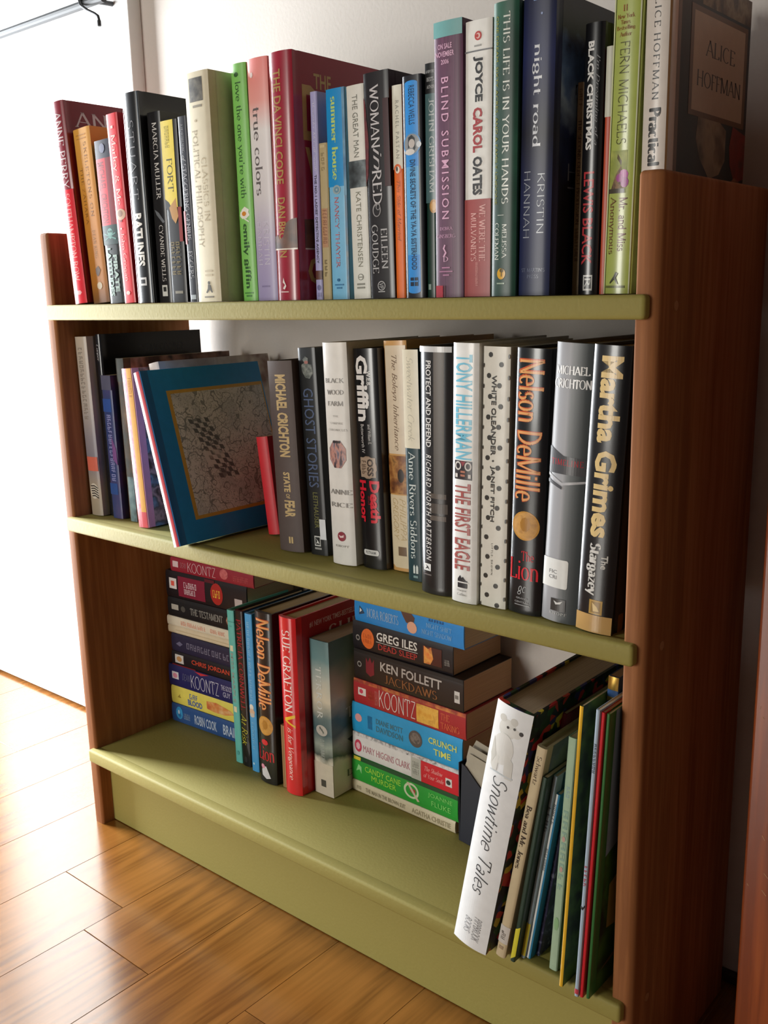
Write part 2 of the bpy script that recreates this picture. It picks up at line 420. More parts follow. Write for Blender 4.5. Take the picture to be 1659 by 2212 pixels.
# ------------------------------------------------------------------ books
BOOKS = []
def book(label, x0, y0, z0, th, h, w, col, els=(), cover=(), back=(), lean=0.0, yaw=0.0, flat=False, hard=False, bul=None, pages='#c9b592', rough=.4, coat=0.0, name=None, group=None, dz=0.0):
    """lean = how far the top leans sideways, in metres; flat = lying on its side with the spine to the front"""
    if bul is None: bul = .0022 if hard else .0006
    coat *= .45; rough = max(rough, .26)
    if flat:
        rot = Matrix.Rotation(yaw, 4, 'Z') @ Matrix.Rotation(-math.pi / 2, 4, 'Y')
        # local z runs to world -x: base corner sits at the right end
        M = Matrix.Translation((x0, y0, z0)) @ rot @ Matrix.Translation((0, 0, -h))
    else:
        an = math.atan2(lean, h)
        up = th * math.sin(an) if an > 0 else 0
        M = Matrix.Translation((x0, y0, z0 + up + dz)) @ Matrix.Rotation(yaw, 4, 'Z') @ Matrix.Rotation(an, 4, 'Y')
    root = empty(name or ('hardcover_book' if hard else 'paperback_book'))
    root.matrix_world = M
    tag(root, label, 'book', group)
    c = .0026 if hard else .0006
    ins = .003 if hard else .0003
    ov = .004 if hard else .0004
    # cover: a C-shaped section run up the height
    N = 10
    outer = [(0, w), (0, bul + .010), (.0009 if hard else 0, bul + .007), (0.0001, bul + .0035)]
    outer += [(th * i / N, bul * (2 * i / N - 1) ** 2 + (.0008 if i in (0, N) else 0)) for i in range(N + 1)]
    outer += [(th - .0001, bul + .0035), (th - (.0009 if hard else 0), bul + .007), (th, bul + .010), (th, w)]
    inner = []
    for i, (x, y) in enumerate(outer):
        inner.append((min(max(x, c), th - c), max(y, bul + c + .0008) if 3 < i < len(outer) - 4 else max(y, bul + c + .001)))
    n = len(outer)
    vs = [(x, y, z) for z in (0, h) for x, y in outer] + [(x, y, z) for z in (0, h) for x, y in inner]
    fs = []
    for i in range(n - 1):
        fs.append((i, i + 1, n + i + 1, n + i))
        fs.append((2 * n + i + 1, 2 * n + i, 3 * n + i, 3 * n + i + 1))
        fs.append((n + i, n + i + 1, 3 * n + i + 1, 3 * n + i))
        fs.append((i + 1, i, 2 * n + i, 2 * n + i + 1))
    fs += [(0, n, 3 * n, 2 * n), (n - 1, 3 * n - 1, 4 * n - 1, 2 * n - 1)]
    me = bpy.data.meshes.new('cover'); me.from_pydata(vs, [], fs); me.update()
    cm = col if not isinstance(col, str) else mat(col, rough, coat, name='cover')
    cv = link('cover', me, cm, root, smooth=True)
    # page block with a hollow fore-edge
    yb = bul + c + .0012
    dep = .003 if hard else 0.0005
    poly = [(c + .0001, yb), (th - c - .0001, yb), (th - c - .0001, w - ov)] + [(th - c - (th - 2 * c) * k / 6, w - ov - dep * math.sin(math.pi * k / 6)) for k in range(1, 6)] + [(c + .0001, w - ov)]
    link('pages', prism_me(poly, ins, h - ins, 'pages'), page_mat(pages), root)
    sp = lambda a, b, l: (th * b, bul * (2 * b - 1) ** 2 - .00020 - .00003 * l, h * (1 - a))
    fc = lambda a, b, l: (th + .00015 + .00003 * l, .011 + bul + (w - .011 - bul) * b, h * (1 - a))
    bc = lambda a, b, l: (-.00015 - .00003 * l, w - (w - .011 - bul) * b, h * (1 - a))
    for i, e in enumerate(els): print_obj(e, sp, cv, bul > .0003, min(i, 14), rough, 16 if bul > .0015 else 9)
    for i, e in enumerate(cover): print_obj(e, fc, cv, False, min(i, 14), rough)
    for i, e in enumerate(back): print_obj(e, bc, cv, False, i, rough)
    BOOKS.append(root)
    return root

# ------------------------------------------------------------------ room
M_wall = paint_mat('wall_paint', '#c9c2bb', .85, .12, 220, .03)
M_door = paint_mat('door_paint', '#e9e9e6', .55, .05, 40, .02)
M_lowbounce = paint_mat('low_bounce_paint', '#3b3733', .9, .1, 120, .03)  # unseen walls and ceiling, toned dark to hold bounce light down
def struct(name, me, m):
    o = link(name, me, m); o['kind'] = 'structure'; return o
def boxes_me(name, bs):
    bm = bmesh.new()
    for b in bs:
        m_ = box_me(*b); bm.from_mesh(m_); bpy.data.meshes.remove(m_)
    me = bpy.data.meshes.new(name); bm.to_mesh(me); bm.free()
    return me
struct('wall_back', box_me(-.81, 2.40, 0.245, 0.345, 0.0, 2.45), M_wall)
M_bounce = paint_mat('bounce_paint', '#8a8075', .9, .1, 120, .03)  # unseen right wall, toned lighter to bounce fill onto right-facing sides
_wy = ((-3.2, -.32, 0), (-.32, .06, 1), (.06, .245, 0))     # with a tall window opening
_bs = []
for a_, b_, hole in _wy:
    _bs += [(-.91, -.81, a_, b_, 0, .04), (-.91, -.81, a_, b_, 1.38, 2.45)] if hole else [(-.91, -.81, a_, b_, 0, 2.45)]
struct('wall_left', boxes_me('wall_left', _bs), M_lowbounce)
struct('wall_front', boxes_me('wall_front', [(-.81, -.78, -3.3, -3.2, 0, 2.45), (.06, 2.40, -3.3, -3.2, 0, 2.45), (-.78, .06, -3.3, -3.2, 0, .15), (-.78, .06, -3.3, -3.2, 1.55, 2.45)]), M_lowbounce)
struct('wall_right', box_me(2.40, 2.50, -3.2, .245, 0, 2.45), M_bounce)
struct('ceiling', box_me(-.81, 2.40, -3.2, .245, 2.45, 2.55), M_lowbounce)
struct('base_strip_back', box_me(-.07, 2.40, .236, .245, .001, .013, .002), mat('#3a2f28', .6))  # thin dark strip along the foot of the back wall
# openings: frames
struct('window_1', boxes_me('window_1', [(-.88, -.83, a, b, c, d) for a, b, c, d in ((-.32, -.29, .04, 1.38), (.03, .06, .04, 1.38), (-.29, .03, .04, .07), (-.29, .03, 1.35, 1.38))]), M_door)
struct('added_window', boxes_me('added_window', [(a, b, -3.27, -3.22, c, d) for a, b, c, d in ((-.78, -.75, .15, 1.55), (.03, .06, .15, 1.55), (-.75, .03, .15, .18), (-.75, .03, 1.52, 1.55))]), M_door)  # frame of the added window, out of view, for the spine fill
# white flush door slab standing proud of the wall, left of the bookcase
struct('door_1', box_me(-.80, -.0826, .222, .2449, .006, 2.05, .0012), M_door)

# floor: boards run from the room towards the back wall
M_floor = wood_mat('floor_boards', '#6e4318', '#875623', '#935f29', 1, rough=.22, coat=.9, scale=9, dist=9.0, rnd=True, stretch=6.0, wave=.8)
fl = struct('floor', box_me(-.81, 2.40, -3.2, .245, -.05, -.0105), mat('#4a2c10', .8))
random.seed(4)
BW = .13
k0 = int(math.floor((-.81 - .215) / BW))
for k in range(k0, 12):
    xa = max(.215 + BW * k, -.81); xb = .215 + BW * (k + 1)
    cuts = [.245]
    y = (-.103 if k == -1 else .245 - random.uniform(.12, 1.0))
    while y > -2.0:
        cuts.append(y); y -= random.choice((.85, .95, 1.1))
    cuts.append(-2.0)
    for i in range(len(cuts) - 1):
        ya, yb = cuts[i + 1], cuts[i]
        if yb - ya < .02: continue
        me = box_me(-(xb - xa) / 2 + .0001, (xb - xa) / 2 - .0001, -(yb - ya) / 2 + .0003, (yb - ya) / 2 - .0003, -.0105, 0, .0004, 1, 'floor_board')
        o = link('floor_board', me, M_floor, fl)
        o.location = ((xa + xb) / 2, (ya + yb) / 2, 0)
        o.rotation_euler = (random.uniform(-.0006, .0006), random.uniform(-.0012, .0012), 0)
# boards of the far part of the room, behind the camera
struct('floor_2', box_me(-.81, 2.40, -3.2, -2.002, -.0105, 0), M_floor)
struct('floor_3', box_me(.215 + BW * 12, 2.40, -2.0, .245, -.0105, 0), M_floor)

# rail on the door with its hook
rail = tag(empty('towel_rail', (-.13, .19, 1.1785)), 'thin grey metal rail with a bent hook, on the white door', 'rail')
M_steel = mat('#3a3c3f', .6, 0, .0)
link('rod', tube_me([(-.64, 0, 0), (-.4, 0, 0), (.035, 0, 0)], .0060), M_steel, rail)
link('bracket', tube_me([(.012, .031, .002), (.012, .012, .001), (.012, -.004, -.001)], .0035), M_steel, rail)
link('bracket', tube_me([(-.62, .031, .002), (-.62, .012, .001), (-.62, -.004, -.001)], .0035), M_steel, rail)
hk = link('hook', tube_me([(-.014, .000, .0078), (-.016, -.006, .004), (-.010, -.008, -.003), (.004, -.007, -.012), (.020, -.006, -.0195), (.0275, -.006, -.024), (.0292, -.006, -.029), (.0292, -.006, -.0375)], .0022), mat('#3c3c3e', .4, 0, .6), rail)
me = tube_me([(.0292, -.006, -.030), (.0292, -.006, -.0375)], .0029)
link('hook_tip', me, mat('#3c3c3e', .4, 0, .6), hk)

# ------------------------------------------------------------------ bookcase
Z1, Z2, Z3, TH = .1194, .4636, .7492, .0187
M_wood = wood_mat('stained_pine', '#8a5733', '#a36b41', '#b37d51', 2, rough=.65, coat=.0, scale=9, dist=1.6, stretch=10)
M_wood.node_tree.nodes['Principled BSDF'].inputs['Specular IOR Level'].default_value = .2
M_olive = paint_mat('olive_paint', '#968b45', .68, .10, 300, .04)
bc = tag(empty('bookcase', (.43, .11, 0)), 'open-backed three-shelf bookcase with stained pine sides and olive green shelves', 'bookcase')
def panel(xa, xb, rl, rr):
    """side board: plan outline with rounded front corners"""
    poly = [(xa, .2217)]
    for (cx, r, a0) in ((xa, rl, 180), (xb, rr, 270)):
        for i in range(6):
            a = math.radians(a0 + 18 * i)
            cc = (xa + r, r) if cx == xa else (xb - r, r)
            poly.append((cc[0] + r * math.cos(a), cc[1] + r * math.sin(a)))
    poly.append((xb, .2217))
    me = prism_me(poly, 0, .8416, 'side_panel')
    bm = bmesh.new(); bm.from_mesh(me)
    ed = [e for e in bm.edges if all(v.co.z > .84 for v in e.verts)]
    bmesh.ops.bevel(bm, geom=ed, offset=.0035, segments=3, affect='EDGES', profile=.5)
    bm.to_mesh(me); bm.free()
    return me
def into(o, parent, base):
    o.parent = parent; o.location = Vector(o.location) - Vector(base)
    return o
BB = (.43, .11, 0)
pl = link('side_panel', panel(-.01, .01, .004, .004), M_wood, None, True); pl.location = (.01, 0, 0); pl.rotation_euler = (0, -.0095, 0); into(pl, bc, BB)
pr_ = link('side_panel', panel(-.01, .01, .0025, .009), M_wood, None, True); pr_.location = (.85, 0, 0); into(pr_, bc, BB)
for z, xl in ((Z1, .0185), (Z2, .0150), (Z3, .0125)):
    bm = bmesh.new()
    for q in (box_me(xl, .8405, .0, .2217, z - TH, z, .0012), box_me(xl - .0085, .8525, -.008, .010, z - TH - .0004, z + .0003, .0036, 3)):
        bm.from_mesh(q); bpy.data.meshes.remove(q)
    me = bpy.data.meshes.new('shelf'); bm.to_mesh(me); bm.free()
    into(link('shelf', me, M_olive, None, True), bc, BB)
into(link('kickboard', box_me(.0195, .8405, .0195, .036, .0012, Z1 - TH, .0008), M_olive), bc, BB)
for z in (.7401, .455, .110):
    pg = link('dowel_plug', prism_me([(.0312 + .004 * math.cos(i * math.pi / 7), z + .0042 * math.sin(i * math.pi / 7)) for i in range(14)], .8598, .8604, 'dowel_plug', 'x'), mat('#a5754e', .5))
    into(pg, bc, BB)

# neighbouring cabinet at the right margin
M_cab = wood_mat('cabinet_wood', '#7a3512', '#97481c', '#a95c28', 2, rough=.35, coat=.3, scale=10, dist=1.5, stretch=9)
cb = tag(empty('cabinet', (1.26, 0, 0)), 'orange-brown wooden cabinet with a scuffed edge, at the right margin beside the bookcase', 'cabinet')
CB = (1.26, 0, 0)
into(link('carcass', box_me(.940, 1.56, .060, .234, 0, 1.05, .002), M_cab), cb, CB)
stile = into(link('front_stile', box_me(.938, .984, .040, .060, 0.0, 1.05, .0025, 3), M_cab), cb, CB)
into(link('front_stile', box_me(1.515, 1.561, .040, .060, 0.0, 1.05, .0025, 3), M_cab), cb, CB)
into(link('front_panel', box_me(.984, 1.515, .046, .060, 0.0, 1.05, .001), M_cab), cb, CB)
random.seed(9)
for i in range(12):
    zz = random.uniform(.12, .52); xx = random.uniform(.9405, .970); a = random.choice((.9, 1.1, 2.0, 2.2)) + random.uniform(-.2, .2); l = random.uniform(.002, .006)
    link('scratch', prism_me([(xx, zz), (xx + l * math.cos(a), zz - l * math.sin(a)), (xx + l * math.cos(a) + .0004, zz - l * math.sin(a) + .0003), (xx + .0005, zz + .0002)], .0397, .0401, 'scratch', 'y'), mat('#b98f6a', .6), stile)

# ------------------------------------------------------------------ top shelf, left to right
T3 = Z3 + .0007
book('maroon and red hardcover, leftmost book on the top shelf', .0552, .004, T3, .0270, .246, .160, '#86202f', [
    R(.43, 1, 0, 1, '#df1f31'), D('ANNE PERRY', .05, .425, .28, .80, '#d9c9cc', 'r'), D('SOUTHAMPTON ROW', .45, .885, .30, .74, '#f3a7a4', 'r'), O(.945, .55, .012, .2, '#f0b0b0', 6)],
    [R(.21, .34, 0, 1, '#d8202f'), R(.34, .94, 0, 1, art(['#5c7480', '#71898f', '#55607c'], 25, 1)), R(.94, 1, 0, 1, '#c01f30'), H('ANNE', .05, .125, .02, .66, '#d9c4c9', 'r')], lean=-.0185, hard=True, rough=.25, coat=.3)
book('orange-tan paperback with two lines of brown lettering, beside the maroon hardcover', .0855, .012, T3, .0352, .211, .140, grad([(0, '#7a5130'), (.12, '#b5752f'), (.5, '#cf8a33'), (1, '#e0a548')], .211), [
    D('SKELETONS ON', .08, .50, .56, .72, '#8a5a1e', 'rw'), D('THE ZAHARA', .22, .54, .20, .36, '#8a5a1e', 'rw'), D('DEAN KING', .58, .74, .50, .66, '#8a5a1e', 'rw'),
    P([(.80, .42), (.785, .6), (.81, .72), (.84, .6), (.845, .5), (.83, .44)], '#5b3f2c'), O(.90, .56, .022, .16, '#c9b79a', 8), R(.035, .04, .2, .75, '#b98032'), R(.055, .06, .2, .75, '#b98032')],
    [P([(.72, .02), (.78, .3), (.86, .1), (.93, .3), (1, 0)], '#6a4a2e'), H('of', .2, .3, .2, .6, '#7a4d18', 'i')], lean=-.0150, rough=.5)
book('small paperback with red author band, skull panel and black foot', .1222, .012, T3, .0310, .193, .105, '#101616', [
    R(0, .11, 0, 1, '#1d1f33'), R(.11, .515, 0, .62, '#c71f30'), R(.11, .515, .62, 1, '#7f1a26'), D('MICHAEL', .13, .30, .08, .52, '#8a1522', 'b'), D('CRICHTON', .32, .50, .08, .52, '#8a1522', 'b'),
    R(.515, .635, 0, 1, '#143531'), O(.56, .5, .026, .17, '#6fa39a'), O(.585, .5, .014, .10, '#6fa39a'), O(.555, .43, .007, .05, '#143531'), O(.555, .57, .007, .05, '#143531'),
    P([(.60, .12), (.608, .10), (.57, .86), (.562, .84)], '#5d9088'), P([(.562, .14), (.57, .12), (.608, .84), (.60, .88)], '#5d9088'), O(.05, .5, .03, .18, '#6a6f88', 8),
    D('PIRATE', .70, .93, .54, .80, '#a9c0b8', 'x'), D('LATITUDES', .655, .955, .16, .44, '#9fb8b0', 'x')], lean=-.0075, rough=.35)
book('slim red paperback with a small portrait roundel, next to the skull-panel paperback', .1580, .008, T3, .0222, .219, .140, '#df2733', [
    D('Marley & Me', .11, .475, .26, .72, '#f0c3bd', 'r'), O(.525, .52, .030, .42, '#c7a184'), O(.52, .48, .018, .22, '#8f6a52'), D('John Grogan', .62, .88, .30, .66, '#eaa9a6', 'r'),
    O(.07, .5, .010, .14, '#f0c3bd', 4), O(.56, .5, .006, .12, '#8c3238', 6), O(.60, .45, .006, .10, '#f0c3bd', 4), O(.945, .5, .012, .18, '#f2c9c2', 6)], lean=-.0105, rough=.35)
book('black hardcover with a wide-spaced title in grey and white, in clear wrap', .1905, .004, T3, .0295, .236, .165, '#15161a', [
    D('STUART', .13, .50, .30, .66, '#8e8e92', 'tw'), D('RATLINES', .565, .82, .22, .72, '#e6e4dd', 'x'), R(.875, .915, .28, .72, '#cfcfcf'), R(.885, .905, .36, .64, '#333336'),
    R(.0, 1, .0, .035, '#9ba3ad'), R(0, 1, .93, .965, '#7f8c9a')],  # edge strips: highlights of the clear wrap painted on as colour
    [R(.26, .62, .10, .30, '#7d8084'), P([(.08, .7), (.06, .95), (.10, .97), (.12, .72)], '#4a4a4e'), O(.17, .18, .025, .05, '#6a6a70', 8), R(.70, .76, .05, .22, '#5a5a60')], lean=-.0040, hard=True, rough=.14, coat=.6)
book('black paperback with white small-capital lettering and a boxed logo at its foot', .2222, .012, T3, .0234, .212, .140, '#1a191b', [
    D('MARCIA MULLER', .055, .45, .40, .74, '#d6d4d0', 'r'), D('CYANIDE WELLS', .585, .885, .42, .72, '#d6d4d0', 'r'), P([(.50, .15), (.52, .5), (.57, .9), (.575, .75), (.53, .3)], '#6d7278'), R(.905, .965, .36, .76, '#d9d9d4'), R(.915, .94, .44, .68, '#333333')], lean=-.0008, rough=.3)
book('small paperback, yellow in its upper half and black below', .2462, .012, T3, .0280, .200, .108, '#1b1a1c', [
    R(.0, .47, 0, .80, '#e3cd4e'), P([(.42, 0), (.44, .25), (.47, .4), (.49, .2), (.47, 0)], '#1b1a1c'), P([(.47, .25), (.42, .7), (.52, .8), (.56, .62), (.53, .4)], '#b98a4e'), R(.47, .66, .80, 1, '#8a2a26'),
    D('FORT', .205, .385, .26, .62, '#4d4a22', 'r'), S(7, .03, .15, .24, .52, '#a59638'), S(7, .66, .85, .52, .76, '#7a6a3c'), S(7, .66, .85, .20, .44, '#7a6a3c'), R(.935, .95, .3, .8, '#8f8a7c')], lean=-.0006, rough=.35)
book('narrow navy-black paperback with grey vertical lettering, left of the cream volume', .2795, .012, T3, .0150, .201, .135, '#1b1d2a', [
    D('A HEARTBREAKING', .04, .19, .35, .65, '#85868c', 'r'), D('of', .205, .24, .3, .7, '#b8b8bc', 'i'), D('STAGGERING GENIUS', .25, .66, .28, .72, '#a6a6ad', 'r'), D('EGGERS', .72, .87, .26, .74, '#9a9aa0', 'r'), R(.50, .68, 0, .25, '#8f2a2c'), R(.96, .985, .2, .8, '#aab2ba')], lean=-.0035, rough=.35)
book('thick cream paperback with a dark picture square at the top of its spine', .3120, -.003, T3, .0385, .238, .155, '#d8cfb4', [
    R(.025, .125, .22, .78, art(['#2f2f2c', '#5b5850', '#77736a'], 120, 3)), R(.140, .150, .34, .72, '#8a8472'), D('POLITICAL PHILOSOPHY', .245, .755, .24, .46, '#9b8f73', 'r'), D('CLASSICS IN', .365, .64, .56, .76, '#b7a98a', 'r'),
    O(.205, .42, .006, .05, '#b7a98a', 8), R(.858, .866, .42, .74, '#bfb296'), R(.876, .884, .42, .74, '#bfb296'), O(.915, .56, .008, .05, '#4b473e', 10), P([(.922, .52), (.925, .62), (.945, .66), (.958, .70), (.96, .66), (.945, .58), (.962, .46), (.958, .42), (.94, .50)], '#4b473e'), R(.975, .982, .34, .74, '#7a7364')],
    [R(0, 1, 0, 1, '#d2ccb6')], lean=-.0025, hard=False, bul=.0012, rough=.6)
book('lime green hardcover with dark green lettering and a white daisy', .3580, .022, T3, .0233, .244, .160, '#84ca62', [
    D("love the one you're with", .075, .555, .26, .70, '#35602f', 'r'), O(.625, .48, .020, .34, '#f2efe2', 7), O(.612, .55, .020, .26, '#f2efe2', 5), O(.622, .48, .010, .15, '#d98a2b'), P([(.64, .5), (.655, .78), (.66, .76), (.645, .46)], '#e9efdc'),
    D('emily giffin', .665, .945, .28, .72, '#2f5a2c', 'rb'), O(.045, .45, .010, .14, '#35602f', 8), R(.962, .968, .22, .8, '#4f8a44'), R(.974, .982, .34, .7, '#4f8a44')], lean=-.0027, hard=True, rough=.4)
book('pink to white to lavender hardcover with a grey title', .3822, .022, T3, .0306, .245, .160, grad([(0, '#a79bc4'), (.22, '#b3a8cb'), (.45, '#dfdadd'), (.72, '#eee9e8'), (.84, '#f3a8a0'), (1, '#f58e88')], .242), [
    D('true colors', .195, .555, .26, .62, '#6c6566', 'r'), D('KRISTIN', .665, .845, .52, .78, '#d9d4e2', 'tw'), D('HANNAH', .665, .845, .20, .42, '#d9d4e2', 'tw'), O(.065, .28, .012, .08, '#f7dcd8', 7), R(.935, .942, .3, .7, '#8d82aa')], lean=-.0018, hard=True, rough=.4)
book('crimson hardcover with gold lettering and a torn strip print across its spine', .4212, .013, T3, .0330, .243, .165, '#9a1a31', [
    D('THE DA VINCI CODE', .068, .520, .24, .58, '#a8874c', 'b'), D('DAN BROWN', .575, .82, .26, .60, '#a8874c', 'b'),
    P([(.735, 0), (.725, .18), (.745, .30), (.735, .45), (.68, .60), (.665, .80), (.66, 1), (.785, 1), (.785, .5), (.785, 0)], art(['#3a2018', '#5f3a26', '#7a4c34'], 60, 5)), R(.783, .789, 0, 1, '#d9c9bd'),
    P([(.905, .40), (.925, .36), (.935, .46), (.95, .36), (.955, .44), (.94, .52), (.92, .44)], '#ead9d3'), R(.962, .967, .26, .62, '#d9b7b4')],
    [H('THE', .075, .135, .13, .30, '#c4a262', 'b'), H('DA', .125, .345, .015, .42, '#c09a58', 'b'), H('VINCI', .37, .55, .03, .75, '#c09a58', 'b'), P([(.665, 0), (.655, .3), (.66, 1), (.785, 1), (.785, 0)], art(['#3a2018', '#5f3a26', '#7a4c34'], 60, 5)), R(.783, .789, 0, 1, '#d9c9bd'), H('CODE', .815, .94, .02, .75, '#c09a58', 'b')], lean=.001, hard=True, bul=.003, rough=.18, coat=.5)
book('thin lavender paperback squeezed beside the crimson hardcover', .4612, .033, T3, .0095, .204, .135, '#a9a5d2', [
    D('Alexander McCall Smith', .035, .37, .40, .72, '#d9d7ea', 'i'), D("THE NO.1 LADIES' DETECTIVE AGENCY", .39, .82, .36, .70, '#2c2b3e', 'b'), R(.855, .90, .10, .98, '#5a2d20'), O(.94, .55, .014, .28, '#6a6894', 12), R(.965, .985, .3, .85, '#8a87b4')], lean=.0004, rough=.45)
book('shorter tan paperback between the lavender and the blue paperbacks', .4718, .033, T3, .0115, .154, .108, '#b9a679', [
    S(4, .06, .18, .3, .65, '#97855c'), R(.41, .66, .15, .85, '#b98a62'), S(10, .42, .64, .26, .74, '#8a5a3c'), S(3, .74, .86, .34, .62, '#7d6d47'), R(.012, .03, .2, .8, '#cbb98c')], lean=.0, rough=.55)
book('two-blue paperback with a lime green title and red author name', .4846, .033, T3, .0243, .203, .135, '#7fc2e8', [
    R(0, .455, 0, .86, '#1593d6'), R(0, .50, .86, 1, art(['#3f6f9a', '#5f8fb0', '#7fa9c0'], 50, 8)), R(.50, 1, .88, 1, art(['#8a8578', '#5f87a6', '#a6a59a'], 40, 9)), D('summer house', .035, .425, .26, .60, '#c3dc7a', 'rb'), O(.47, .46, .022, .22, '#9fb4b8'), O(.47, .46, .014, .14, '#6f97ac'), O(.47, .46, .007, .07, '#a9c0c4', 4),
    D('NANCY THAYER', .505, .845, .32, .54, '#c9747c', 'r'), O(.905, .42, .008, .09, '#2f6f9f', 8), R(.925, .932, .2, .7, '#3f7fae'), R(.94, .948, .3, .6, '#3f7fae')], lean=-.0004, rough=.35)
book('white paperback with grey lettering and a dark photograph band across its middle', .5153, .032, T3, .0222, .202, .140, '#e6e4db', [
    R(.345, .47, 0, 1, art(['#22262a', '#4a5458', '#8b979a'], 70, 12)), D('THE GREAT MAN', .045, .33, .36, .66, '#77776c', 's'), D('KATE CHRISTENSEN', .49, .845, .38, .66, '#83816f', 's'), O(.895, .5, .016, .17, '#8d8b80'), O(.895, .5, .012, .12, '#e6e4db'), R(.893, .898, .38, .62, '#8d8b80'), R(.925, .934, .26, .72, '#8d8b80'), R(.942, .951, .26, .72, '#8d8b80')], lean=-.0035, rough=.45)
book('black paperback with silver title capitals and a looping flourish', .5380, .032, T3, .0312, .210, .140, '#1c171a', [
    P([(.10, 0), (.12, .06), (.30, .16), (.44, .10), (.48, 0)], art(['#4a1216', '#6e1a1e', '#2a1013'], 60, 2)), D('WOMAN', .055, .325, .27, .62, '#c9c4c4', 'r'), D('in', .325, .425, .34, .66, '#b9b4b4', 'i'), D('RED', .425, .575, .26, .64, '#c9c4c4', 'r'), O(.60, .40, .030, .17, '#9a9696', 24), O(.602, .40, .024, .13, '#1c171a', 24), O(.585, .46, .016, .09, '#9a9696', 18), O(.587, .46, .011, .06, '#1c171a', 18),
    D('EILEEN', .685, .865, .54, .80, '#b9b6b6', 'r'), D('GOUDGE', .665, .885, .16, .42, '#b9b6b6', 'r'), O(.943, .50, .022, .16, '#b9b6b6'), O(.943, .50, .018, .13, '#1c171a'), D('VP', .930, .956, .40, .58, '#b9b6b6', 's'), R(.968, .972, .36, .64, '#b9b6b6'), R(.12, .5, .78, 1, '#3a1418')], [R(0, 1, 0, 1, '#191417')], lean=-.004, rough=.3)
book('slim white and orange paperback with an oval badge where the colours meet', .5696, .034, T3, .0116, .195, .130, '#ee6f1d', [
    R(0, .385, 0, 1, '#dedac9'), D('RACHEL PASTAN', .07, .335, .34, .70, '#8f8d80', 'w'), O(.385, .46, .024, .40, '#e4641c'), O(.388, .46, .017, .22, '#f0e4d2'), O(.384, .40, .012, .10, '#3b2a20', 10), D('This Side of Married', .44, .725, .34, .70, '#a5572a', 'i')], lean=-.001, rough=.45)
book('black paperback with a bright blue rounded spine panel and an oval portrait', .5850, .030, T3, .0226, .200, .135, '#14131c', [
    R(.035, .968, .17, .83, '#2f8fdc'), O(.035, .5, .012, .33, '#2f8fdc', 24), O(.968, .5, .012, .33, '#2f8fdc', 24), R(.40, .80, .17, .83, '#58a8de'), D('REBECCA WELLS', .045, .215, .36, .66, '#17304f', 's'), O(.30, .5, .052, .45, '#3f8fd0'), O(.30, .5, .045, .40, '#8b8f92'), P([(.27, .32), (.26, .50), (.275, .66), (.32, .70), (.335, .60), (.30, .55), (.32, .30)], '#333639'), O(.298, .50, .020, .16, '#c2b9b2'), O(.335, .40, .014, .26, '#d6d2cc', 10), O(.305, .86, .014, .12, '#c7cdd2', 10),
    D('DIVINE SECRETS OF THE YA-YA SISTERHOOD', .37, .87, .38, .66, '#163a5c', 'b'), R(.905, .945, .30, .47, '#10233c'), R(.905, .945, .53, .70, '#10233c'), R(.92, .926, .28, .72, '#2f8fdc')], lean=-.0015, bul=.001, rough=.3)
book('dark green paperback with a gold seal, tucked left of the mauve book', .6082, .034, T3, .0110, .208, .108, '#16362b', [
    R(0, .125, 0, 1, '#151617'), H('#1 NEW YORK', .028, .042, .12, .95, '#a9abab', 'b'), H('BEST-', .058, .075, .2, .95, '#a9abab', 'b'), H('AUTHOR', .09, .105, .2, .95, '#a9abab', 'b'), R(.125, .585, 0, 1, '#4a6a6c'), D('JOHN GRISHAM', .145, .54, .40, .92, '#b6c0be', 'r'), O(.60, .80, .03, .40, '#c08a3a'), O(.60, .80, .02, .26, '#d9a85a', 8), R(.94, .965, .2, .5, '#8fa39a')], lean=.0, rough=.3)
book('mauve book with a teal strip at its head and pale vertical title', .6287, .020, T3, .0310, .236, .150, art(['#4a2240', '#5b2d4b', '#683857'], 60, 4, stretch=(14, 1, .25)), [
    R(0, .055, 0, 1, '#6fa7a6'), H('ON SALE', .078, .097, .16, .66, '#d7a9c2', 'b'), H('NOVEMBER', .105, .124, .08, .74, '#d7a9c2', 'b'), H('2006', .133, .150, .28, .56, '#d7a9c2', 'b'), D('BLIND SUBMISSION', .195, .705, .28, .54, '#dba9c4', 'w'), H('DEBRA', .735, .747, .20, .66, '#cf9dbb', 'r'), H('GINSBERG', .762, .776, .06, .76, '#cf9dbb', 'r'),
    P([(.80, .36), (.815, .30), (.83, .38), (.845, .30), (.85, .34), (.832, .44), (.815, .36), (.803, .40)], '#dba9c4'), H('D', .845, .865, .32, .50, '#dba9c4', 'r'), R(.885, .890, .26, .56, '#b67a9c'), R(.90, .904, .16, .66, '#b67a9c'), R(.913, .918, .3, .54, '#b67a9c'), R(.955, 1, .02, .30, '#b02a3c'), R(.955, 1, .34, .40, '#54242f')], lean=.0, bul=.0012, rough=.35)
book('white and brick red paperback with heavy black and red author capitals', .6605, .022, T3, .0278, .231, .140, '#e4e2dc', [
    R(.635, 1, 0, 1, '#9d3a38'), O(.055, .50, .016, .13, '#b8302f'), O(.055, .50, .010, .08, '#e2b9b2'), O(.055, .47, .006, .05, '#b8302f'), R(.086, .092, .36, .62, '#9a9a96'), R(.104, .109, 0, 1, '#6e7072'),
    D('JOYCE', .125, .285, .32, .68, '#1c1c20', 'x'), D('CAROL', .305, .465, .32, .68, '#a3282f', 'x'), D('OATES', .48, .62, .32, .68, '#1c1c20', 'x'), D('WE WERE THE', .655, .865, .58, .82, '#e0a9a2', 'r'), D('MULVANEYS', .685, .865, .26, .48, '#e0a9a2', 'r'), S(19, .87, .96, .45, .55, '#c9827c')], lean=.0015, rough=.4)
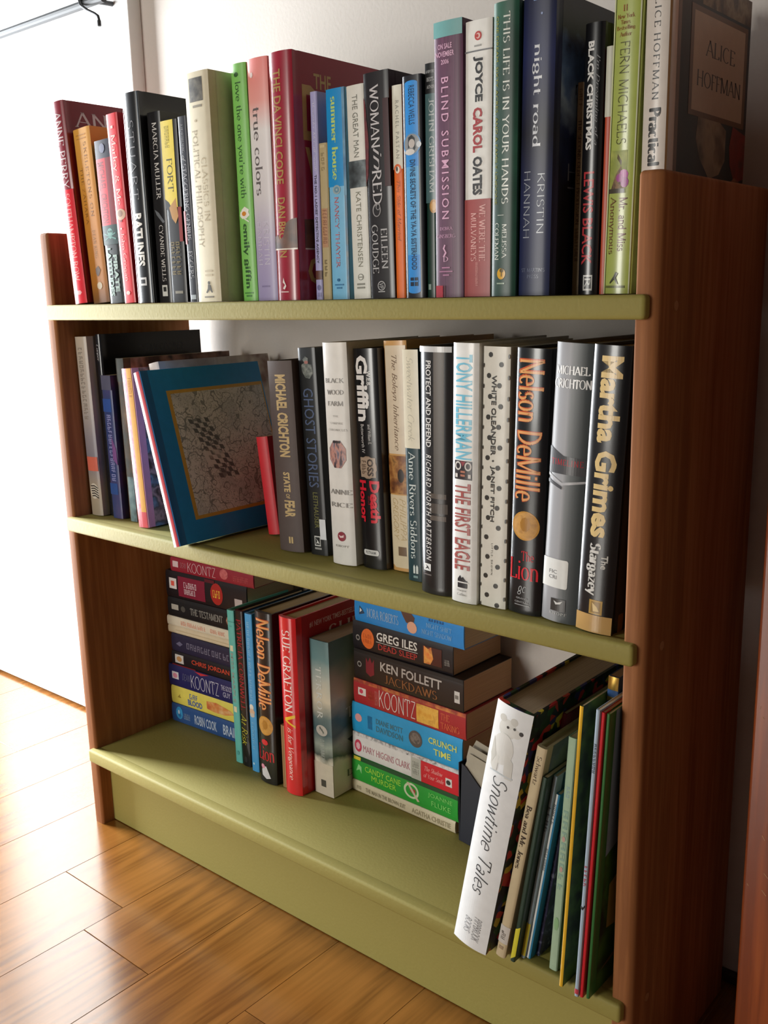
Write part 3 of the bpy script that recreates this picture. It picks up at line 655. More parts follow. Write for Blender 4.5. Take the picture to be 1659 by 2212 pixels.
book('dark green hardcover with a white serif title and a small yellow seal', .6896, .020, T3, .0252, .240, .160, art(['#153629', '#1d4a3a', '#2a6048'], 14, 6), [
    D('THIS LIFE IS IN YOUR HANDS', .035, .675, .46, .72, '#d9dcd2', 'r'), D('ONE DREAM, SIXTY ACRES, AND A FAMILY UNDONE', .045, .675, .13, .26, '#8d8a3e', 's'), R(.712, .714, .3, .56, '#cfd2c8'), D('MELISSA', .745, .865, .50, .68, '#cfd2c8', 'r'), D('COLEMAN', .74, .87, .18, .36, '#cfd2c8', 'r'),
    O(.92, .48, .020, .17, '#e0a92f'), O(.908, .50, .008, .09, '#6b5416', 10), R(.91, .93, .47, .51, '#6b5416'), R(.952, .957, .3, .62, '#9fae9a')], lean=.002, hard=True, rough=.25, coat=.4)
book('navy blue hardcover with a white lower-case title, its cover showing a blue glow', .7153, .024, T3, .0311, .242, .165, grad([(0, '#222a4e'), (.35, '#262c50'), (.55, '#1b1c2c'), (.8, '#232a55'), (1, '#1e2340')], .242), [
    D('night road', .165, .495, .36, .66, '#d6d9de', 'r'), D('KRISTIN', .585, .785, .60, .82, '#aab0bb', 't'), D('HANNAH', .575, .80, .16, .38, '#aab0bb', 't'), H("ST. MARTIN'S", .905, .918, .14, .88, '#7f86a0', 'r'), H('PRESS', .928, .940, .34, .70, '#7f86a0', 'r'), O(.012, .42, .018, .10, '#8fa9d6', 5), O(.07, .62, .004, .03, '#8fa0c8', 8)],
    [R(0, 1, 0, 1, grad([(0, '#0b0d18'), (.4, '#0d1020'), (.55, '#1c2c55'), (.68, '#8fa6c0'), (.74, '#5a78a8'), (.85, '#121830'), (1, '#0b0f1e')], .242, noise=.5)), H('night', .26, .33, .16, .42, '#10131c', 't'), H('KRISTIN', .455, .515, .18, .9, '#7f8792', 't'), H('HANNAH', .545, .605, .10, .8, '#7f8792', 't'), R(.625, .630, .1, .5, '#6a707c')], lean=.0035, hard=True, rough=.2, coat=.45)
book('thin short tan paperback beside the black book with red author name', .7490, .060, T3, .0078, .175, .105, '#a58a66', [
    S(4, .03, .12, .3, .7, '#7a5f40'), D('THE SECOND OLDEST PROFESSION', .17, .66, .28, .70, '#4a3623', 'r'), S(10, .68, .84, .28, .70, '#6b5238')], lean=.0022, rough=.55)
book('black book with white title lines and a red author name', .7600, .050, T3, .0182, .217, .145, '#0f0f12', [
    D("I'm Dreaming of a", .115, .44, .66, .84, '#8f9094', 'i'), D('BLACK CHRISTMAS', .065, .455, .24, .56, '#e0dfdc', 'x'), D('LEWIS BLACK', .535, .885, .20, .74, '#b3343a', 'b'), R(.925, .985, .34, .80, '#d3d3cf'), R(.932, .978, .39, .75, '#16161a'), D('R', .937, .973, .42, .72, '#d3d3cf', 'r')],
    [R(0, 1, 0, 1, '#0d0c0f'), O(.11, .16, .006, .02, '#8a4a4a', 8), O(.24, .04, .008, .03, '#a3462a', 10), O(.43, .03, .009, .03, '#9a3a28', 10), O(.52, .05, .006, .02, '#5a2020', 8), O(.34, .14, .005, .02, '#6a2a24', 8)], lean=.0022, hard=True, rough=.25, coat=.3)
book('very thin white and orange-red booklet behind the lime green hardcover', .7802, .052, T3, .0058, .197, .13, '#b8431f', [R(0, .275, 0, 1, '#c9c9b8')], [R(0, .275, 0, 1, '#c9c9b8')], lean=.002, rough=.4)
book('lime-yellow hardcover in clear wrap with a flower picture on its spine', .7872, .046, T3, .0248, .238, .165, '#aebb62', [
    R(.52, .66, .07, .70, art(['#a8ac4a', '#8f9a48', '#b7bd62'], 60, 21)), P([(.53, .36), (.555, .52), (.57, .50), (.545, .34)], '#5a4a28'), P([(.57, .5), (.60, .30), (.655, .12), (.66, .60), (.62, .62)], art(['#6a4a34', '#4a3428', '#8a6a44', '#3f4a2a'], 160, 22)), O(.60, .60, .018, .16, '#b03a9a', 9), O(.625, .64, .018, .14, '#9a2f8a', 9), O(.61, .45, .014, .12, '#a2408f', 9), R(.645, .66, .07, .66, '#4d463c'),
    H('#1', .060, .080, .34, .48, '#a06a3a', 'r'), H('New York', .088, .102, .14, .74, '#a06a3a', 'r'), H('Times', .106, .120, .26, .60, '#a06a3a', 'r'), H('Bestselling', .124, .140, .12, .76, '#a06a3a', 'r'), H('Author', .144, .158, .24, .66, '#a06a3a', 'r'),
    D('FERN MICHAELS', .175, .50, .28, .62, '#5a5a2c', 't'), D('Mr. and Miss', .675, .855, .48, .76, '#7a4a48', 'r'), D('Anonymous', .672, .865, .10, .36, '#7a5a3c', 'r'), P([(.925, .46), (.93, .56), (.945, .48), (.968, .58), (.965, .52), (.95, .42), (.966, .26), (.96, .26), (.94, .40)], '#33351c'), R(.972, .980, .10, .80, '#6a7040'),
    R(0, 1, 0, .05, '#d6dcae'), R(0, 1, .92, .96, '#cfd3b4')], lean=.0040, hard=True, rough=.15, coat=.6)
book('white-spined hardcover with a painted front cover, rightmost and set back on the top shelf', .8168, .048, T3, .0220, .250, .163, '#d8cfc6', [
    D('ALICE HOFFMAN', .07, .40, .38, .62, '#2a2624', 'rw'), D('Practical', .425, .60, .28, .74, '#1f1b1a', 'bl'), D('Magic', .62, .74, .28, .74, '#1f1b1a', 'bl'), R(0, 1, .93, 1, '#6a4a2c')],
    [R(0, 1, 0, 1, art(['#1c2422', '#27302e', '#33302a', '#2a2420'], 22, 31)), R(.0, 1, 0, .04, '#6a4a2c'), R(0, .085, .30, 1, art(['#2a2420', '#5f4a34', '#8f8468', '#4a3a30'], 45, 33)), P([(.43, .30), (.41, .52), (.45, .70), (.55, .70), (.60, .62), (.62, .48), (.56, .34), (.50, .28)], art(['#5a5240', '#8a7f66', '#9d9070', '#6a5a44'], 30, 34)), P([(.43, .80), (.45, 1), (.60, 1), (.62, .86), (.56, .78), (.50, .76)], art(['#6a241c', '#8a2f24', '#5a2a20'], 40, 35)), P([(.60, .86), (.66, .66), (.72, .56), (.76, .62), (.70, .76), (.62, .98)], art(['#7a5038', '#9a6a4a', '#6a4430'], 50, 36)), R(.095, .43, .16, .96, '#6b4d28'), R(.112, .413, .20, .92, '#b7a688'), H('ALICE', .185, .235, .36, .78, '#3a342c', 'r'), H('HOFFMAN', .285, .335, .26, .88, '#3a342c', 'r')], lean=.0, hard=True, rough=.3, coat=.2)

# ------------------------------------------------------------------ middle shelf, left to right
T2 = Z2 + .0007
book('grey-beige hardcover with a zebra-stripe picture at its foot, leftmost on the middle shelf', .0200, .024, T2, .0265, .243, .165, grad([(0, '#9a8c78'), (.15, '#a3937c'), (.30, '#7a7680'), (.45, '#8a8488'), (.62, '#aaa197'), (1, '#b3a797')], .243), [
    R(.665, .745, .12, .98, '#cf6a55'), O(.86, .55, .045, .36, '#c9c0b0'), S(17, .06, .46, .34, .66, '#8f867c')] +
    [P([(.83 + .014 * i, .26 + .02 * i), (.826 + .014 * i, .60), (.84 + .014 * i, .86), (.846 + .014 * i, .86), (.833 + .014 * i, .60), (.836 + .014 * i, .26 + .02 * i)], '#33302e') for i in range(5)], [R(0, 1, 0, 1, '#77747c')], lean=-.0065, hard=True, rough=.2, coat=.4)
book('tall black hardcover whose dark front cover rises behind the blue paperback', .0480, .036, T2, .0128, .246, .170, '#14151b', [D('Cooper', .055, .145, .25, .75, '#b9b9bb', 'i'), R(0, .5, 0, .1, '#3a3c46')], [H('SUSAN COOPER', .065, .105, .30, .80, '#2b2d35', 'rw')], lean=-.0045, hard=True, rough=.22, coat=.4)
book('short blue and violet paperback with a pale script title', .0640, .030, T2, .0215, .193, .125, art(['#24386f', '#33406f', '#4a4070', '#6a4a6a'], 26, 14), [
    R(.16, .25, 0, .85, '#2c4f96'), S(17, .27, .74, .3, .70, '#8f93c4'), R(0, .10, 0, 1, '#54566c'), P([(.42, .6), (.5, .95), (.62, 1), (.58, .6)], '#7a4f8a'), R(.75, .83, 0, .8, '#2c4f8f')], [R(0, 1, 0, 1, art(['#6a4030', '#8a5a44', '#4a3040'], 20, 15))], lean=-.003, rough=.4)
book('dark illustrated picture book with figures on its cover, left of the pink-spined one', .1010, .031, T2, .0165, .216, .180, art(['#26302a', '#3a3a2e', '#5a4a34', '#7a6448'], 30, 16), [R(.72, 1, .2, 1, art(['#7f9a9c', '#5f7a80', '#3a4446'], 60, 17)), R(0, .14, 0, 1, '#3c403a')],
    [R(0, 1, 0, 1, art(['#241c1c', '#4a342e', '#8a6a5c', '#a98a80', '#2a2a30'], 28, 18))], lean=-.005, rough=.4)
book('flat book with a half pink, half yellow spine', .1415, .016, T2, .0205, .205, .19, '#e08a96', [R(0, 1, .02, .50, art(['#d9637a', '#e58a94', '#c94f60'], 90, 19)), R(.0, 1, .50, .96, '#e2a84a'), S(8, .06, .18, .58, .86, '#b06a2a'), R(.9, 1, .5, .96, '#d9565e')], [R(0, 1, 0, 1, art(['#2a2024', '#4a302c', '#b98a80', '#5a4a44', '#7f8a94', '#241c20'], 34, 24))], lean=-.0125, hard=True, bul=.0008, rough=.35)
book('pale-edged book leaning left behind the blue square book', .2010, .036, T2, .0200, .214, .190, '#d2c6bb', [], [R(0, 1, 0, 1, art(['#c9bdb0', '#b7a99c', '#d6ccc0', '#8a6a60'], 20, 20))], lean=-.0455, hard=True, rough=.45, pages='#b7a993')
# the square picture book with a crowd drawing
def doodle():
    m, nt, b = newmat('crowd_drawing')
    tc = nt.nodes.new('ShaderNodeTexCoord')
    v = nt.nodes.new('ShaderNodeTexVoronoi'); v.feature = 'DISTANCE_TO_EDGE'; v.inputs['Scale'].default_value = 48
    nz = nt.nodes.new('ShaderNodeTexNoise'); nz.inputs['Scale'].default_value = 22; nz.inputs['Detail'].default_value = 2
    ad = nt.nodes.new('ShaderNodeVectorMath'); ad.operation = 'MULTIPLY_ADD'; ad.inputs[1].default_value = (.06, .06, .06)
    nt.links.new(nz.outputs['Color'], ad.inputs[0]); nt.links.new(tc.outputs['Object'], ad.inputs[2]); nt.links.new(ad.outputs[0], v.inputs['Vector'])
    w = nt.nodes.new('ShaderNodeTexWave'); w.inputs['Scale'].default_value = 50; w.inputs['Distortion'].default_value = 9; w.inputs['Detail'].default_value = 1.0; w.inputs['Detail Scale'].default_value = 1.4
    nt.links.new(tc.outputs['Object'], w.inputs['Vector'])
    l1 = nt.nodes.new('ShaderNodeMath'); l1.operation = 'LESS_THAN'; l1.inputs[1].default_value = .03; nt.links.new(v.outputs['Distance'], l1.inputs[0])
    l2 = nt.nodes.new('ShaderNodeMath'); l2.operation = 'LESS_THAN'; l2.inputs[1].default_value = .035; nt.links.new(w.outputs['Fac'], l2.inputs[0])
    mx = nt.nodes.new('ShaderNodeMath'); mx.operation = 'MAXIMUM'; nt.links.new(l1.outputs[0], mx.inputs[0]); nt.links.new(l2.outputs[0], mx.inputs[1])
    r0 = nt.nodes.new('ShaderNodeMix'); r0.data_type = 'RGBA'; r0.inputs[6].default_value = lin('#f0f0f0'); r0.inputs[7].default_value = lin('#dcdee0')
    n3 = nt.nodes.new('ShaderNodeTexNoise'); n3.inputs['Scale'].default_value = 26; nt.links.new(tc.outputs['Object'], n3.inputs['Vector'])
    cr = nt.nodes.new('ShaderNodeValToRGB'); cr.color_ramp.elements[0].position = .5; cr.color_ramp.elements[1].position = .62
    nt.links.new(n3.outputs['Fac'], cr.inputs[0]); nt.links.new(cr.outputs[0], r0.inputs[0])
    r = nt.nodes.new('ShaderNodeMix'); r.data_type = 'RGBA'; r.inputs[7].default_value = lin('#9a9ea0')
    nt.links.new(r0.outputs[2], r.inputs[6]); nt.links.new(mx.outputs[0], r.inputs[0]); nt.links.new(r.outputs[2], b.inputs['Base Color'])
    b.inputs['Roughness'].default_value = .5
    return m
chk = []
for i in range(13):
    for j in range(5):
        if (i + j) % 2 == 0:
            a0 = .30 + .028 * i; b0 = .24 + .035 * j + .013 * i
            chk.append(P([(a0, b0), (a0 + .006, b0 + .036), (a0 + .034, b0 + .048), (a0 + .028, b0 + .012)], '#74787b'))
book('square picture book with a bright blue cover framing a grey crowd drawing, leaning left', .2690, -.026, T2, .0115, .212, .188, '#1f6fb4', [R(0, 1, 0, .46, '#e2dcd4'), R(0, 1, .46, .92, '#c52a35')],
    [R(0, 1, 0, 1, '#2397e6'), R(.125, .875, .115, .99, '#dcb050'), R(.145, .855, .145, .98, doodle())] + chk + [P([(.50, .30), (.47, .36), (.52, .50), (.60, .46), (.58, .33)], '#eeeeee')], lean=-.0575, hard=True, bul=.0005, rough=.4, name='picture_book')
book('small plain red book, half hidden by the dark brown hardcover', .3110, .086, T2, .0200, .122, .11, '#c9252f', [], lean=-.0150, bul=.002, rough=.5)
book('dark brown hardcover with gold condensed lettering, first of the tall middle row', .3770, .042, T2, .0390, .219, .160, '#51433f', [
    D('MICHAEL CRICHTON', .07, .495, .36, .78, '#c2a774', 'x'), D('STATE', .575, .68, .44, .70, '#c2a774', 'x'), D('OF', .69, .715, .50, .66, '#c2a774', 'b'), D('FEAR', .725, .815, .42, .82, '#c2a774', 'x'), R(.92, .955, .50, .57, '#c2a774'), R(.92, .955, .60, .67, '#c2a774')], [R(0, 1, 0, 1, '#4a3f3f')], lean=-.0085, hard=True, bul=.003, rough=.6)
book('black paperback with slate-blue hand-drawn capitals and a small grotesque at its head', .4225, .050, T2, .0262, .234, .150, '#15181a', [
    P([(.04, .45), (.055, .30), (.07, .38), (.08, .20), (.11, .22), (.14, .40), (.145, .65), (.12, .85), (.08, .80), (.075, .60), (.05, .62)], art(['#3f4644', '#6a706c', '#8f948e'], 240, 41)), O(.068, .5, .008, .12, '#a5716a', 8), D('GHOST STORIES', .19, .665, .20, .78, '#4f5f80', 's'), D('LEITHAUSER', .69, .865, .38, .66, '#7b7a44', 's'), R(.82, .92, .66, 1.0, '#dfe2e6'), R(.905, .955, .30, .66, '#cfd0cc'), R(.911, .949, .34, .62, '#222426'), P([(.915, .36), (.93, .52), (.945, .60), (.94, .48), (.945, .38), (.93, .46)], '#cfd0cc'), R(.962, .972, .30, .70, '#9a9a98')], lean=-.0100, rough=.35)
book('white hardcover with grey stacked capitals and an octagonal picture', .4680, .036, T2, .0345, .241, .165, '#e2dfd9', [
    H('BLACK', .155, .176, .12, .88, '#86827d', 'rb'), H('WOOD', .206, .227, .18, .86, '#86827d', 'rb'), H('FARM', .256, .277, .20, .82, '#86827d', 'rb'), H('THE', .318, .326, .40, .62, '#a7a39e', 'rw'), H('VAMPIRE', .349, .358, .26, .78, '#a7a39e', 'rw'), H('CHRONICLES', .378, .388, .16, .92, '#a7a39e', 'rw'),
    O(.492, .50, .067, .37, art(['#1d1a1e', '#5a4a55', '#c58f80', '#8b7f8c', '#3a3440'], 190, 42, stretch=(1, 1, .35)), 8), R(.432, .442, .34, .66, '#2b2426'), H('ANNE', .652, .674, .10, .98, '#908c87', 'rb'), H('RICE', .712, .733, .12, .97, '#908c87', 'rb'), O(.868, .52, .022, .17, '#8d2436'), P([(.862, .40), (.866, .50), (.860, .62), (.872, .60), (.875, .46)], '#e5c9c9'), H('KNOPF', .908, .918, .24, .80, '#97938e', 'rw')], lean=-.0062, hard=True, bul=.003, rough=.4)
book('glossy black hardcover with huge white letters and a red two-line title', .5068, .043, T2, .0330, .235, .160, '#101013', [
    D('Griffin', .030, .322, .14, .66, '#e6e4e2', 'x'), D('W.E.B.', .098, .165, .60, .76, '#dad8d6', 'b'), D('and William E.', .335, .425, .56, .68, '#c9c7c5', 's'), D('Butterworth IV', .335, .465, .26, .40, '#c9c7c5', 's'), O(.530, .48, .052, .36, '#9a8471', 16), R(.485, .575, .16, .80, '#a6917d'), D('OSS', .49, .57, .46, .72, '#43352c', 'x'), S(4, .50, .565, .22, .42, '#5a483c'),
    D('Death', .590, .785, .52, .90, '#d21f33', 'x'), D('and', .66, .70, .44, .52, '#8f1726', 's'), D('Honor', .590, .785, .06, .38, '#d21f33', 'x'), R(.912, .938, .18, .72, '#d9d9d6'), O(.925, .18, .013, .06, '#d9d9d6', 12), O(.925, .72, .013, .06, '#d9d9d6', 12), H('PUTNAM', .918, .932, .22, .66, '#6a6a6a', 'b')], lean=-.0075, hard=True, bul=.003, rough=.15, coat=.6)
book('cream and orange hardcover with a brown italic title and a painted band', .5405, .054, T2, .0300, .243, .160, '#d6a463', [
    R(.02, .48, .08, .98, '#e3d2b8'), R(.66, .975, .06, .98, '#e0cfae'), P([(.975, .10), (.975, .95), (.985, .8), (.985, .2)], '#e0cfae'), R(.488, .655, .04, 1, art(['#5a2f14', '#8a5426', '#b98446', '#3a2414'], 80, 43)), O(.575, .60, .03, .14, '#2a1c14'), D('The Boleyn Inheritance', .06, .465, .34, .62, '#7a5f48', 'i'), D('PHILIPPA', .675, .86, .50, .76, '#c2a66c', 'l'), D('GREGORY', .675, .86, .18, .42, '#c2a66c', 'l'), R(.89, .93, .36, .72, '#7a6148')], lean=-.0075, hard=True, bul=.002, rough=.35, coat=.3)
book('narrow cream and dark teal hardcover with a white author name', .5790, .034, T2, .0195, .236, .150, '#16383f', [
    R(0, .415, 0, 1, '#dfd7bf'), D('Sweetwater Creek', .03, .385, .28, .70, '#bdb6a2', 'i'), D('Anne Rivers Siddons', .43, .90, .26, .70, '#cfd6d2', 'r'), P([(.935, .40), (.925, .46), (.935, .52), (.965, .52), (.965, .40)], '#d6dcd8'), P([(.935, .58), (.925, .64), (.935, .72), (.965, .72), (.965, .58)], '#d6dcd8'), R(.975, .985, .4, .7, '#7f999a')], lean=-.0035, hard=True, bul=.001, rough=.35)
book('charcoal hardcover with slim spaced white lettering and a column picture, in clear wrap', .6135, .009, T2, .0375, .241, .160, '#211e1e', [
    R(.02, .58, .50, .80, grad([(.4, '#3a332c'), (.7, '#4d4238'), (1, '#54483d')], .241)), R(.58, .60, .38, .86, '#5a5048'), R(.62, .66, .34, .90, '#4a423c'), R(.67, .69, .38, .86, '#5a5048'), R(.69, .97, .42, .82, '#1c1a1b'), D('PROTECT AND DEFEND', .055, .395, .24, .42, '#d3d0cc', 'b'), D('RICHARD NORTH PATTERSON', .425, .86, .24, .42, '#d3d0cc', 'wi'), R(.875, .905, .14, .40, '#d9d9d6'), P([(.88, .2), (.886, .3), (.90, .36), (.894, .28), (.90, .18), (.888, .26)], '#2a2628'), R(.918, .924, .14, .42, '#6a6462'), R(0, .022, .0, 1, '#c9c9c9')], lean=.002, hard=True, bul=.004, rough=.15, coat=.6)
book('white hardcover with sky-blue and brick-red condensed capitals and a mask emblem', .6560, .004, T2, .0285, .245, .160, '#e3e2de', [
    D('TONY HILLERMAN', .042, .435, .14, .80, '#6fbcd6', 'b'), R(.440, .512, .12, .82, '#2a2024'), O(.460, .27, .017, .13, '#cfc9c2'), O(.460, .27, .011, .08, '#2a2024'), O(.460, .67, .017, .13, '#cfc9c2'), O(.460, .67, .011, .08, '#2a2024'), P([(.442, .36), (.462, .47), (.442, .58)], '#8d3a42'), R(.478, .486, .38, .56, '#b3725a'), R(.492, .500, .38, .56, '#b3725a'), R(.49, .505, .16, .26, '#cfc9c2'), R(.49, .505, .68, .78, '#cfc9c2'),
    D('THE FIRST EAGLE', .527, .868, .14, .78, '#a65450', 'b'), P([(.905, .30), (.890, .40), (.902, .46), (.895, .50), (.91, .62), (.91, .68), (.94, .68), (.94, .50), (.94, .30)], '#26262a'), R(.915, .92, .24, .74, '#e3e2de'), H('Harper', .946, .957, .28, .66, '#8f8d8a', 'r'), H('Collins', .962, .972, .28, .66, '#8f8d8a', 'r')], lean=.0035, hard=True, bul=.002, rough=.3, coat=.3)
_dots = []
for i in range(13):
    _dots.append(O(.03 + .077 * i, .30 if i % 2 == 0 else .24, .010, .085, '#35332f', 8)); _dots.append(O(.065 + .077 * i, .70 if i % 2 == 0 else .64, .010, .085, '#35332f', 8))
    _dots.append(O(.035 + .077 * i, .965, .009, .03, '#35332f', 8)); _dots.append(O(.07 + .077 * i, .03, .009, .028, '#35332f', 8))
book('white hardcover sprinkled with black dots', .6860, .009, T2, .0285, .242, .155, '#e4e1d6', _dots + [D('WHITE OLEANDER', .105, .405, .36, .54, '#2b2926', 'b'), O(.425, .455, .004, .035, '#33312e', 8), D('JANET FITCH', .445, .66, .35, .53, '#2b2926', 'b'), D('LITTLE, BROWN', .745, .87, .44, .51, '#5a5752', 'w')], lean=.0042, hard=True, bul=.001, rough=.35)
def lion(label, x, y, z, th, h, lean, toy):
    e = [D('Nelson DeMille', .037, .565, .115, .885, '#c4552c', 'rb'), D('Nelson DeMille', .040, .562, .15, .87, '#e0a263', 'r'), O(.655, .50, .056, .41, '#c08a3a', 28), O(.655, .50, .050, .36, art(['#a97530', '#c9933f', '#b5813a'], 160, 44), 28), O(.65, .50, .028, .16, '#a9762f', 9)]
    if not toy:
        e += [H('The', .752, .790, .42, .80, '#c9222f', 'r'), H('Lion', .785, .865, .06, .92, '#d3222f', 'r'), H('gc', .890, .925, .34, .60, '#c9c9c9', 'l'), H('GRAND', .935, .942, .30, .66, '#9a9a9a', 'b'), H('CENTRAL', .950, .957, .26, .70, '#9a9a9a', 'b'), R(.963, .967, .26, .72, '#8a8a8a')]
    else:
        e += [O(.755, .45, .018, .20, '#c9222f', 7), H('Lion', .775, .865, .06, .92, '#c9222f', 'r'), P([(.905, .30), (.90, .5), (.93, .62), (.965, .74), (.975, .5), (.96, .25), (.93, .22)], '#c9c6c9'), O(.905, .30, .015, .12, '#d68aa0', 7)]
    return book(label, x, y, z, th, h, .160, '#121317', e, lean=lean, hard=True, bul=.003, rough=.16, coat=.6)
lion('black hardcover with big orange serif author name and a gold disc, on the middle shelf', .7170, .008, T2, .0345, .241, .0075, False)
book('silver-grey hardcover in clear wrap with a white library label', .7535, .006, T2, .0372, .246, .165, grad([(0, '#8a8a8d'), (.42, '#9b9b9e'), (.52, '#6f7274'), (.62, '#3f4446'), (1, '#464c4e')], .0372, axis=0), [
    H('MICHAEL', .078, .108, .06, .92, '#f6f6f4', 'rb'), H('CRICHTON', .122, .155, .02, .96, '#f6f6f4', 'rb'), P([(.36, .0), (.39, .4), (.395, 1), (.455, 1), (.455, 0)], '#4a4a4d'), H('TIMELINE', .402, .424, .06, .90, '#b02a35', 'rw'), P([(.455, 0), (.485, .4), (.47, 1), (.478, 1), (.495, .4), (.465, 0)], '#b5b5b8'), P([(.49, 0), (.51, .4), (.50, .4), (.478, 0)], '#4e4e52'),
    R(.765, .872, 0, .66, '#dcdcd8'), O(.775, .66, .010, .05, '#dcdcd8', 12), O(.862, .66, .010, .05, '#dcdcd8', 12), R(.775, .862, .60, .71, '#dcdcd8'), H('FIC', .806, .820, .20, .42, '#77777a', 's'), H('CRI', .826, .840, .20, .42, '#77777a', 's'), R(.912, .958, .30, .70, '#3c3a39'), P([(.920, .38), (.926, .48), (.918, .62), (.930, .56), (.934, .44)], '#d9d9d6'), H('KNOPF', .962, .972, .28, .74, '#c9c9c6', 'rw')], lean=.0120, hard=True, bul=.004, rough=.12, coat=.7)
book('black hardcover with bold cream-gold lettering and a gold foot band, rightmost on the middle shelf', .7925, .001, T2, .0338, .245, .165, '#111114', [
    D('Martha Grimes', .035, .655, .26, .84, '#d6b97f', 'x'), D('The', .715, .765, .62, .80, '#c9c6c0', 'b'), D('Stargazey', .675, .865, .22, .60, '#cfccc6', 'bl'), R(.880, .932, .38, .74, '#b08c46'), R(.886, .926, .43, .69, '#8a6a30'), P([(.89, .46), (.905, .6), (.92, .66), (.922, .5), (.905, .48)], '#d6b97f'), R(.935, 1, 0, 1, '#b8925a')], [R(.935, 1, 0, .06, '#8a5f2a')], lean=.0115, hard=True, bul=.003, rough=.15, coat=.6)

for o in BOOKS:
    z = o.matrix_world.translation.z
    o['group'] = 'books on the top shelf' if z > .74 else 'books on the middle shelf'
_nb = len(BOOKS)

# ------------------------------------------------------------------ bottom shelf: left stack (topmost first in the photograph, built from the bottom up)
T1 = Z1 + .0007
def lying(label, x, y, z, th, col, els, yaw, h=.171, w=.0980, **kw):
    return book(label, x, y, z, th, h, w, col, els, flat=True, yaw=yaw, rough=kw.pop('rough', .35), bul=.0009, group=None, **kw)
YL = math.radians(3.0)
GP = .0004
zz = T1
def st(label, x, y, th, col, els, yaw=YL, **kw):
    global zz
    o = lying(label, x, y, zz, th, col, els, yaw, **kw)
    zz += th + GP
    return o
st('blue paperback with pale condensed capitals, lowest in the left stack', .0270, .1315, .0295, '#2c4f86', [O(.10, .55, .045, .34, art(['#2f7fb8', '#3a9ad0', '#285f96'], 120, 51), 14), O(.095, .6, .012, .12, '#b9c9d6', 8), S(7, .16, .24, .3, .62, '#7f92b0'), D('ROBIN COOK', .30, .58, .22, .74, '#b3c0d3', 'b'), D('BRAIN', .66, .84, .22, .76, '#b9c6d8', 'b')])
st('bright yellow paperback with a red fruit-shaped picture, second from the bottom of the left stack', .0275, .1325, .0285, '#e3d25f', [S(3, .24, .36, .52, .80, '#5a6ea0'), D('BLOOD', .215, .40, .14, .48, '#5a6ea0', 'x'), P([(.46, .30), (.46, .72), (.58, .78), (.75, .60), (.80, .42), (.68, .24), (.55, .22)], art(['#b8402f', '#d98a4a', '#e3c08a'], 60, 52)), P([(.08, .4), (.12, .62), (.11, .5), (.13, .4)], '#a58f3a'), R(.90, .96, .3, .6, '#b5a046')])
st('navy paperback with thin white capitals, third from the bottom of the left stack', .0258, .1315, .0340, '#25245a', [R(.045, .13, .36, .70, '#d9d2d8'), O(.085, .52, .03, .12, '#d98aa0', 8), D('DEAN', .18, .28, .40, .72, '#7a7a98', 'l'), D('KOONTZ', .29, .64, .16, .78, '#c9c6d6', 't'), D('THE GOOD', .67, .80, .52, .76, '#a9a6c0', 'b'), D('GUY', .69, .78, .22, .46, '#a9a6c0', 'b'), P([(.34, .98), (.42, .86), (.52, .98)], '#c0303a')])
st('black paperback with an orange-red author name, fourth from the bottom of the left stack', .0345, .1325, .0222, '#1c171c', [R(.045, .155, .22, .82, '#c9c4c0'), O(.10, .52, .035, .20, '#b98a5a', 8), D('CHRIS JORDAN', .26, .73, .32, .74, '#c9462f', 'b'), R(0, .30, 0, .08, '#7f1f24')])
st('dark violet paperback with a faint grey title, fifth from the bottom of the left stack', .0360, .1330, .0280, '#2b2740', [P([(.06, .45), (.11, .62), (.15, .5), (.11, .34)], '#6a6680'), S(13, .20, .80, .32, .66, '#716c80')], yaw=YL * .7)
st('thin cream paperback with a plain spine, under the salmon-lettered one in the left stack', .0300, .1330, .0115, '#d3c3a6', [R(.1, .9, .45, .55, '#c2b08e')])
st('thin cream paperback with salmon lettering in the left stack', .0300, .1322, .0148, '#d9cfba', [S(12, .18, .50, .28, .72, '#d9957f'), S(6, .55, .74, .30, .70, '#d9957f')])
st('black paperback with a grey small-capital title, third from the top of the left stack', .0338, .1324, .0295, '#17171a', [R(.05, .14, .38, .66, '#a9a49a'), O(.20, .5, .03, .16, '#4a4844', 8), D('THE TESTAMENT', .29, .69, .30, .66, '#9d9a93', 'r'), O(.78, .48, .05, .28, art(['#5a3a2e', '#b98a70', '#8a5a48'], 140, 53), 9)])
st('black and red paperback with a round badge, second from top of the left stack', .0330, .1326, .0405, '#1b1418', [R(.045, .14, .34, .74, '#d6d0ce'), O(.09, .54, .03, .13, '#d9584a', 4), R(.16, .50, .10, .86, '#7d1c34'), S(6, .235, .40, .46, .68, '#c9b3b9'), S(8, .235, .38, .22, .42, '#c9b3b9'), O(.645, .50, .075, .40, '#a52420'), S(4, .60, .69, .36, .64, '#d9b03a'), R(.86, .95, .22, .50, '#b9aaa8'), R(.50, .62, .86, .98, '#5a1420')], yaw=YL * 1.1, h=.168)
st('dark red paperback with thin pale capitals, topmost in the left stack', .0461, .1332, .0215, '#8e2433', [R(.03, .10, .34, .76, '#d2b9bb'), D('DEAN', .125, .20, .36, .74, '#b98088', 'l'), D('KOONTZ', .22, .56, .16, .84, '#cfa9ae', 't'), O(.66, .55, .05, .36, art(['#a63c40', '#c4696a', '#8a2430'], 90, 54), 10), S(11, .77, .95, .26, .62, '#b34a50')])

